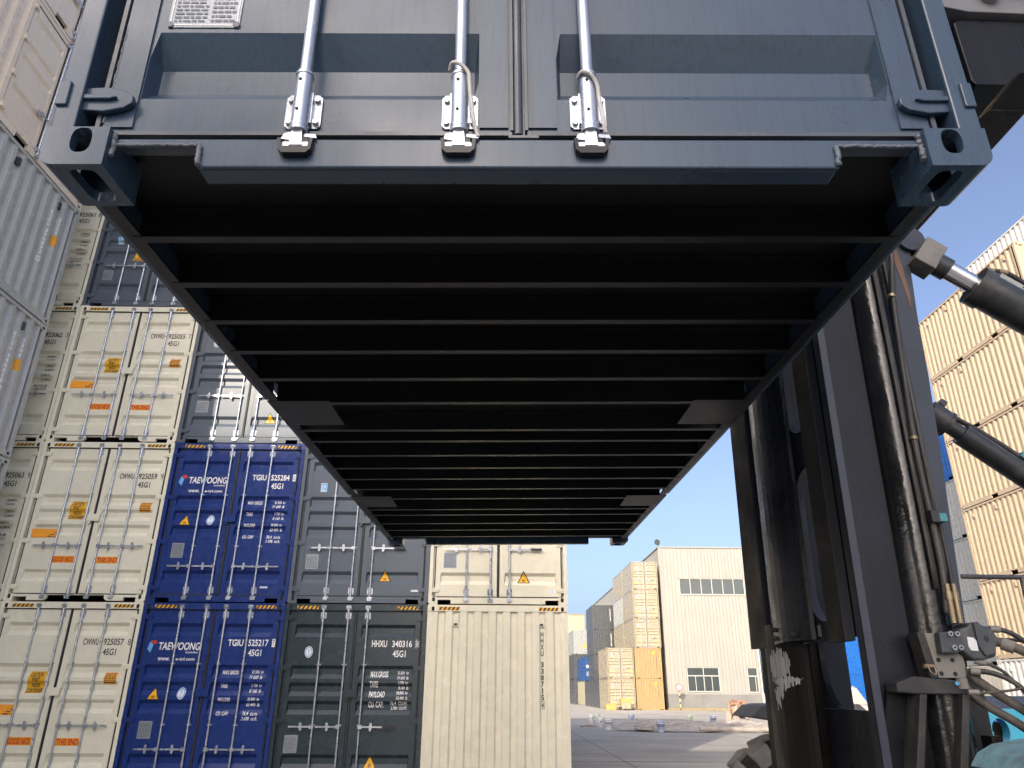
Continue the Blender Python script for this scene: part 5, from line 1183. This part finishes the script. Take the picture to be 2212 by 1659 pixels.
# ------------------------------------------------------------------ clutter on the yard
def bucket(x, y, mt, lab, lid=False, h=0.40, tilt=0):
    b = thing('bucket', lab, 'bucket', (x, y, 0), 'plastic buckets on the yard'); b.rotation_euler = (0, 0, tilt)
    m = MB(); m.lathe([(0.125, 0.0), (0.132, 0.01), (0.148, h*0.80), (0.158, h*0.80), (0.158, h*0.84), (0.150, h*0.85), (0.152, h*0.93), (0.160, h*0.93), (0.160, h), (0.150, h)] + ([] if lid else [(0.150, h-0.03), (0.138, 0.03)]), n=24); link('body', m.mesh('body', mt), b)
    m = MB(); m.tube([(-0.158, -0.02, h*0.88), (-0.12, -0.11, h*0.66), (0, -0.155, h*0.55), (0.12, -0.11, h*0.66), (0.158, -0.02, h*0.88)], 0.005, 6); link('handle', m.mesh('handle', SEAL), b)
    if lid:
        m = MB(); m.lathe([(0.165, h-0.02), (0.168, h+0.01), (0.150, h+0.018), (0.02, h+0.016)], n=24); link('lid', m.mesh('lid', mt), b)
    else:
        p = Print(); p.rect(-0.06, 0.06, h*0.38, h*0.62, WHT, 0.002); p.lines(-0.05, 0.05, h*0.40, h*0.60, 4, SLATE, 0.003); link('paper_label', p.mesh('paper_label', lambda u, v, l: (u, -math.sqrt(max(1e-4, (0.132+0.018*v/h)**2-u*u))-l, v)), b)
    return b
bucket(4.91, 41.4, PLWHITE, 'white bucket farthest left on the yard, beside a greenish one'); bucket(5.32, 42.3, PLGREEN, 'pale green bucket between two white buckets')
bucket(4.83, 37.2, PLWHITE, 'white bucket with a dark label near the red strap'); bucket(4.74, 34.0, PLWHITE, 'plain white lidded bucket, nearest of the white ones', lid=True)
bucket(7.03, 41.7, PLBLUE, 'bluish bucket standing alone behind the dusty tarpaulin'); bucket(6.60, 32.2, PLBLUE, 'bluish bucket at the near edge of the dusty tarpaulin', lid=True)
bucket(10.27, 42.4, PLGREEN, 'pale grey green bucket behind the tarpaulin, left of another'); bucket(10.92, 40.2, PLBLUE, 'bluish bucket on the tarpaulin nearest the draped cart', lid=True)
# tarpaulin with folds
def tarp_mesh():
    m = MB(); nx, ny = 150, 90; rd = random.Random(2)
    from mathutils import noise
    near = [(4.9, 33.3), (6.6, 32.4), (8.5, 32.0), (10.8, 32.2), (15.0, 32.6)]; far_ = [(6.1, 42.4), (8.0, 42.1), (10.3, 41.8), (13.8, 41.2), (18.5, 40.6)]
    def P_(c, t):
        t *= len(c)-1; i = min(int(t), len(c)-2); f = t-i; return (c[i][0]+(c[i+1][0]-c[i][0])*f, c[i][1]+(c[i+1][1]-c[i][1])*f)
    g = []
    for i in range(nx+1):
        row = []
        for j in range(ny+1):
            a = P_(near, i/nx); b = P_(far_, i/nx); t = j/ny
            x = a[0]+(b[0]-a[0])*t; y = a[1]+(b[1]-a[1])*t
            e = min(1, 6*min(i/nx, 1-i/nx, j/ny*0.6+0.02, 1-j/ny+0.02)+0.05)
            f1 = noise.noise(Vector((x*0.5, y*1.3, 0))); f2 = abs(noise.noise(Vector((x*0.25+3, y*0.9, 5)))); f3 = noise.noise(Vector((x*1.8, y*3.2, 9)))
            z = 0.012+e*max(0, 0.07*f1+0.34*max(0, 0.30-f2)*1.5+0.10*f3+0.06*noise.noise(Vector((x*4.5, y*6, 2)))+0.03)
            x += 0.25*noise.noise(Vector((y*0.7, 0, x*0.1)))*(1-e); y += 0.35*noise.noise(Vector((x*0.7, 4, 0)))
            row.append(m.pt((x, y, z)))
        g.append(row)
    for i in range(nx):
        for j in range(ny): m.face((g[i][j], g[i+1][j], g[i+1][j+1], g[i][j+1]), True)
    return m.mesh('tarpaulin', TARP)
tag(link('tarpaulin', tarp_mesh()), 'wide crumpled dusty tarpaulin spread on the yard among the buckets', 'tarpaulin')
m = MB(); m.tube([(8.2, 32.4, 0.12), (8.9, 32.38, 0.13), (9.6, 32.36, 0.12), (10.2, 32.35, 0.11), (10.9, 32.4, 0.10), (11.6, 32.45, 0.09)], 0.10, 16)
tag(link('rolled_mat', m.mesh('rolled_mat', TARP)), 'rolled grey mat lying along the near edge of the tarpaulin', 'mat')
m = MB()
from mathutils import noise as _nz
m.lathe([(0.02, 0.0), (0.42, 0.0), (0.36, 0.06), (0.22, 0.12), (0.08, 0.13)], (6.05, 32.9, 0.05), 14); m.lathe([(0.02, 0.0), (0.22, 0.0), (0.20, 0.14), (0.08, 0.24)], (6.35, 33.6, 0.06), 12)
hp_ = m.mesh('cloth_heap', TARP)
for v in hp_.vertices: v.co += Vector((_nz.noise(v.co*4), _nz.noise(v.co*4+Vector((9, 0, 0))), abs(_nz.noise(v.co*5))))*0.12
tag(link('cloth_heap', hp_), 'dark crumpled cloth heap beside the near bluish bucket', 'cloth')
m = MB(); m.tube([(3.8, 36.2, 0.02), (4.1, 36.6, 0.05), (4.5, 36.7, 0.02)], 0.018, 8); m.tube([(3.85, 36.9, 0.02), (4.2, 36.5, 0.07), (4.55, 36.35, 0.02)], 0.018, 8)
tag(link('strap', m.mesh('strap', ORCLOTH)), 'crossed reddish strap lying on the concrete by the white buckets', 'strap')
# draped cart
ct = thing('draped_cart', 'dusty hand cart draped with cream cloth and orange hoses', 'cart', (12.35, 40.9, 0))
m = MB(); m.box(-0.35, 0.42, -0.25, 0.35, 0.26, 0.42); m.box(-0.30, -0.24, -0.2, -0.14, 0.42, 1.0); m.box(0.30, 0.36, -0.2, -0.14, 0.42, 0.95); m.box(-0.30, 0.36, -0.2, -0.14, 0.92, 0.98); link('frame', m.mesh('frame', DUSTYBLK), ct)
m = MB(); m.cyl((0.05, -0.30, 0.62), (0.05, 0.3, 0.62), 0.20, 18); m.box(-0.12, 0.30, -0.26, 0.28, 0.42, 0.60); link('motor', m.mesh('motor', mat('dusty_motor', (0.30, 0.25, 0.21), rough=0.8, var=0.3, scale=5)), ct)
for x, y in ((-0.16, -0.32), (-0.16, 0.34)):
    m = MB(); m.cyl((x, y-0.05, 0.20), (x, y+0.05, 0.20), 0.20, 22); m.cyl((x, y-0.06, 0.20), (x, y+0.06, 0.20), 0.10, 16); link('wheel', m.mesh('wheel', mat('dusty_wheel', (0.28, 0.24, 0.20), rough=0.9, var=0.3)), ct)
m = MB(); m.cyl((0.34, -0.24, 0.08), (0.34, -0.16, 0.08), 0.08, 14); link('wheel', m.mesh('wheel', DUSTYBLK), ct)
def drape(x0, x1, y, ztop, zbot, seed, mt, name):
    rd = random.Random(seed); m = MB(); n = 16; k = 10; g = []
    for i in range(n+1):
        u = i/n; x = x0+(x1-x0)*u; row = []
        for j in range(k+1):
            t = j/k; z = ztop+(zbot-ztop)*t*(0.8+0.3*math.sin(7*u+seed)); yy = y+0.06*math.sin(u*17+seed)*(0.3+t)-0.10*t; xx = x+0.07*math.sin(5*t+u*6+seed)+(u-0.5)*0.25*t
            row.append(m.pt((xx, yy, z)))
        g.append(row)
    for i in range(n):
        for j in range(k): m.face((g[i][j], g[i+1][j], g[i+1][j+1], g[i][j+1]), True)
    o = link(name, m.mesh(name, mt), ct); md = o.modifiers.new('s', 'SOLIDIFY'); md.thickness = 0.012
drape(-0.50, -0.22, -0.27, 0.98, 0.05, 1, CLOTH, 'cloth'); drape(0.30, 0.52, -0.24, 0.95, 0.25, 4, CLOTH, 'cloth'); drape(-0.10, 0.08, -0.30, 1.0, 0.45, 2, CLOTH, 'cloth'); drape(-0.34, 0.36, -0.22, 1.12, 0.92, 7, ORCLOTH, 'cloth')
m = MB(); rd = random.Random(8)
for k in range(9):
    x = rd.uniform(-0.35, 0.35); m.tube([(x, -0.20, rd.uniform(0.9, 1.15)), (x+rd.uniform(-.15, .15), -0.32, rd.uniform(0.8, 1.15)), (x+rd.uniform(-.2, .2), -0.36, rd.uniform(0.5, 0.9)), (x+rd.uniform(-.15, .15), -0.30, rd.uniform(0.4, 0.7))], 0.018, 7)
m.tube([(0.02, -0.38, 0.62)] + [(0.05+0.15*math.cos(a*0.7), -0.38, 0.62+0.15*math.sin(a*0.7)) for a in range(1, 10)], 0.018, 7)
link('hose', m.mesh('hose', ORCLOTH), ct)
CRATE = mat('yellow_crate_paint', (0.36, 0.25, 0.07), rough=0.6, var=0.1)
# yellow boxes by the tan container
bx = thing('yellow_crate', 'low yellow crate against the foot of the tan container', 'crate', (10.0, 69.7, 0))
m = MB(); m.box(-0.45, 0.45, -0.3, 0.3, 0, 0.42); m.box(-0.48, 0.48, -0.33, 0.33, 0.42, 0.50); m.box(-0.40, 0.40, -0.33, -0.30, 0.12, 0.18); link('body', m.mesh('body', CRATE), bx, bevel=0.01)
bx = thing('yellow_box', 'tall yellow topped carton with a black wheel before the tan doors', 'box', (11.25, 69.3, 0))
m = MB(); m.box(-0.42, 0.42, -0.3, 0.3, 0.12, 0.62); link('body', m.mesh('body', FTAN), bx, bevel=0.01)
m = MB(); m.box(-0.44, 0.44, -0.32, 0.32, 0.62, 0.95); m.box(-0.40, 0.40, -0.335, -0.32, 0.72, 0.80); link('lid', m.mesh('lid', CRATE), bx, bevel=0.02)
m = MB(); m.cyl((-0.52, -0.3, 0.15), (-0.52, -0.18, 0.15), 0.15, 16); m.cyl((0.3, -0.3, 0.07), (0.3, -0.2, 0.07), 0.07, 14); link('wheel', m.mesh('wheel', SEAL), bx)
# dry weeds along the building base
m = MB(); rd = random.Random(6)
for k in range(5200):
    x = rd.uniform(15.3, 24.0); y = 70.8-abs(rd.gauss(0, 0.28))*(0.7+1.3*(x-15)/9); h = rd.uniform(0.04, 0.22); a = rd.uniform(0, 6.28); w = 0.012
    dx, dy = math.cos(a)*w, math.sin(a)*w; lx, ly = rd.gauss(0, .06), rd.gauss(0, .06)
    m.poly([(x-dx, y-dy, 0), (x+dx, y+dy, 0), (x+lx, y+ly, h)])
o = link('dry_grass', m.mesh('dry_grass', DRYGRASS)); o['kind'] = 'stuff'; o['label'] = 'dry grass along the building base'
# vehicles
def van(loc, rot, label, mt, name='parked_van', stripe=False):
    v = thing(name, label, 'van', loc); v.rotation_euler = (0, 0, rot)
    LL, WW, HH = 4.4, 1.72, 1.82
    prof = [(0.0, 0.34), (0.02, 0.75), (0.10, 0.92), (0.95, 1.10), (1.55, 1.72), (1.85, 1.82), (3.9, 1.82), (4.25, 1.72), (4.38, 1.05), (4.40, 0.34)]
    m = MB()
    for y0, y1, ins in ((0.0, WW, 0),):
        def ring(y, k): return [m.pt((x, y+(0.16*max(0, z-1.0)/0.82 if k < 0 else -0.16*max(0, z-1.0)/0.82), z)) for x, z in prof]
        A = ring(0, -1); B = ring(WW, 1)
        m.face(A); m.face(B[::-1])
        for i in range(len(prof)): j = (i+1) % len(prof); m.face((A[i], B[i], B[j], A[j]))
    link('body', m.mesh('body', mt), v, bevel=0.05)
    g = MB()
    for k in (-1, 1):
        def Y(z): return (0.16*max(0, z-1.0)/0.82-0.006) if k < 0 else (WW-0.16*max(0, z-1.0)/0.82+0.006)
        for xs in (((1.20, 1.08), (1.68, 1.62), (2.25, 1.64), (2.25, 1.08)), ((2.33, 1.08), (2.33, 1.64), (3.15, 1.64), (3.15, 1.08)), ((3.23, 1.08), (3.23, 1.64), (4.02, 1.60), (4.15, 1.08))): g.poly([(x, Y(z), z) for x, z in xs])
    g.poly([(1.03, 0.2, 1.17), (1.03, WW-0.2, 1.17), (1.50, WW-0.28, 1.66), (1.50, 0.28, 1.66)])
    g.poly([(4.385, 0.18, 1.10), (4.385, WW-0.18, 1.10), (4.275, WW-0.26, 1.62), (4.275, 0.26, 1.62)])
    link('window', g.mesh('window', GLASS), v)
    for x in (0.85, 3.5):
        for y in (0.02, WW-0.02):
            w = MB(); w.cyl((x, y-0.10, 0.31), (x, y+0.10, 0.31), 0.31, 24); w.cyl((x, y-0.11, 0.31), (x, y+0.11, 0.31), 0.18, 18); link('wheel', w.mesh('wheel', RUBBER), v)
    h = MB()
    for y in (0.22, WW-0.22): h.box(4.385, 4.41, y-0.09, y+0.09, 0.78, 1.05)
    link('tail_lamp', h.mesh('tail_lamp', RED), v)
    if stripe:
        s = MB(); s.box(0.3, 4.2, -0.008, 0.0, 0.82, 0.87); link('stripe', s.mesh('stripe', BLUE), v)
    return v
van((17.7, 36.6, 0), math.pi*0.5, 'white van parked beyond the mast opening, before the bright blue containers', CARPAINT)
# low flatbed truck behind the hoses
tk = thing('flatbed_truck', 'navy flatbed truck with white lower side, half hidden behind the hydraulic hoses', 'truck', (12.2, 19.8, 0))
m = MB(); m.box(0, 7.5, 0, 2.4, 1.12, 1.46); link('load_bed', m.mesh('load_bed', CARDARK), tk, bevel=0.02)
m = MB(); m.box(0.05, 7.4, 0.05, 2.35, 0.90, 1.118); link('skirt', m.mesh('skirt', CARPAINT), tk, bevel=0.01)
m = MB(); m.box(0.04, 7.4, 0.035, 0.049, 0.86, 0.899); link('stripe', m.mesh('stripe', BLUE), tk)
m = MB(); m.box(0.2, 9.2, 0.8, 1.6, 0.60, 0.86); link('chassis', m.mesh('chassis', DUSTYBLK), tk)
for x in (1.0, 2.1, 8.6):
    for y in (0.15, 2.25):
        m = MB(); m.cyl((x, y-0.13, 0.46), (x, y+0.13, 0.46), 0.46, 26); m.cyl((x, y-0.14, 0.46), (x, y+0.14, 0.46), 0.24, 18); link('wheel', m.mesh('wheel', RUBBER), tk)
m = MB(); m.prism([(7.7, 0.7), (9.6, 0.7), (9.65, 1.6), (9.3, 2.5), (7.75, 2.55)], 0.05, 2.35); link('cab', m.mesh('cab', CARDARK), tk, bevel=0.05)
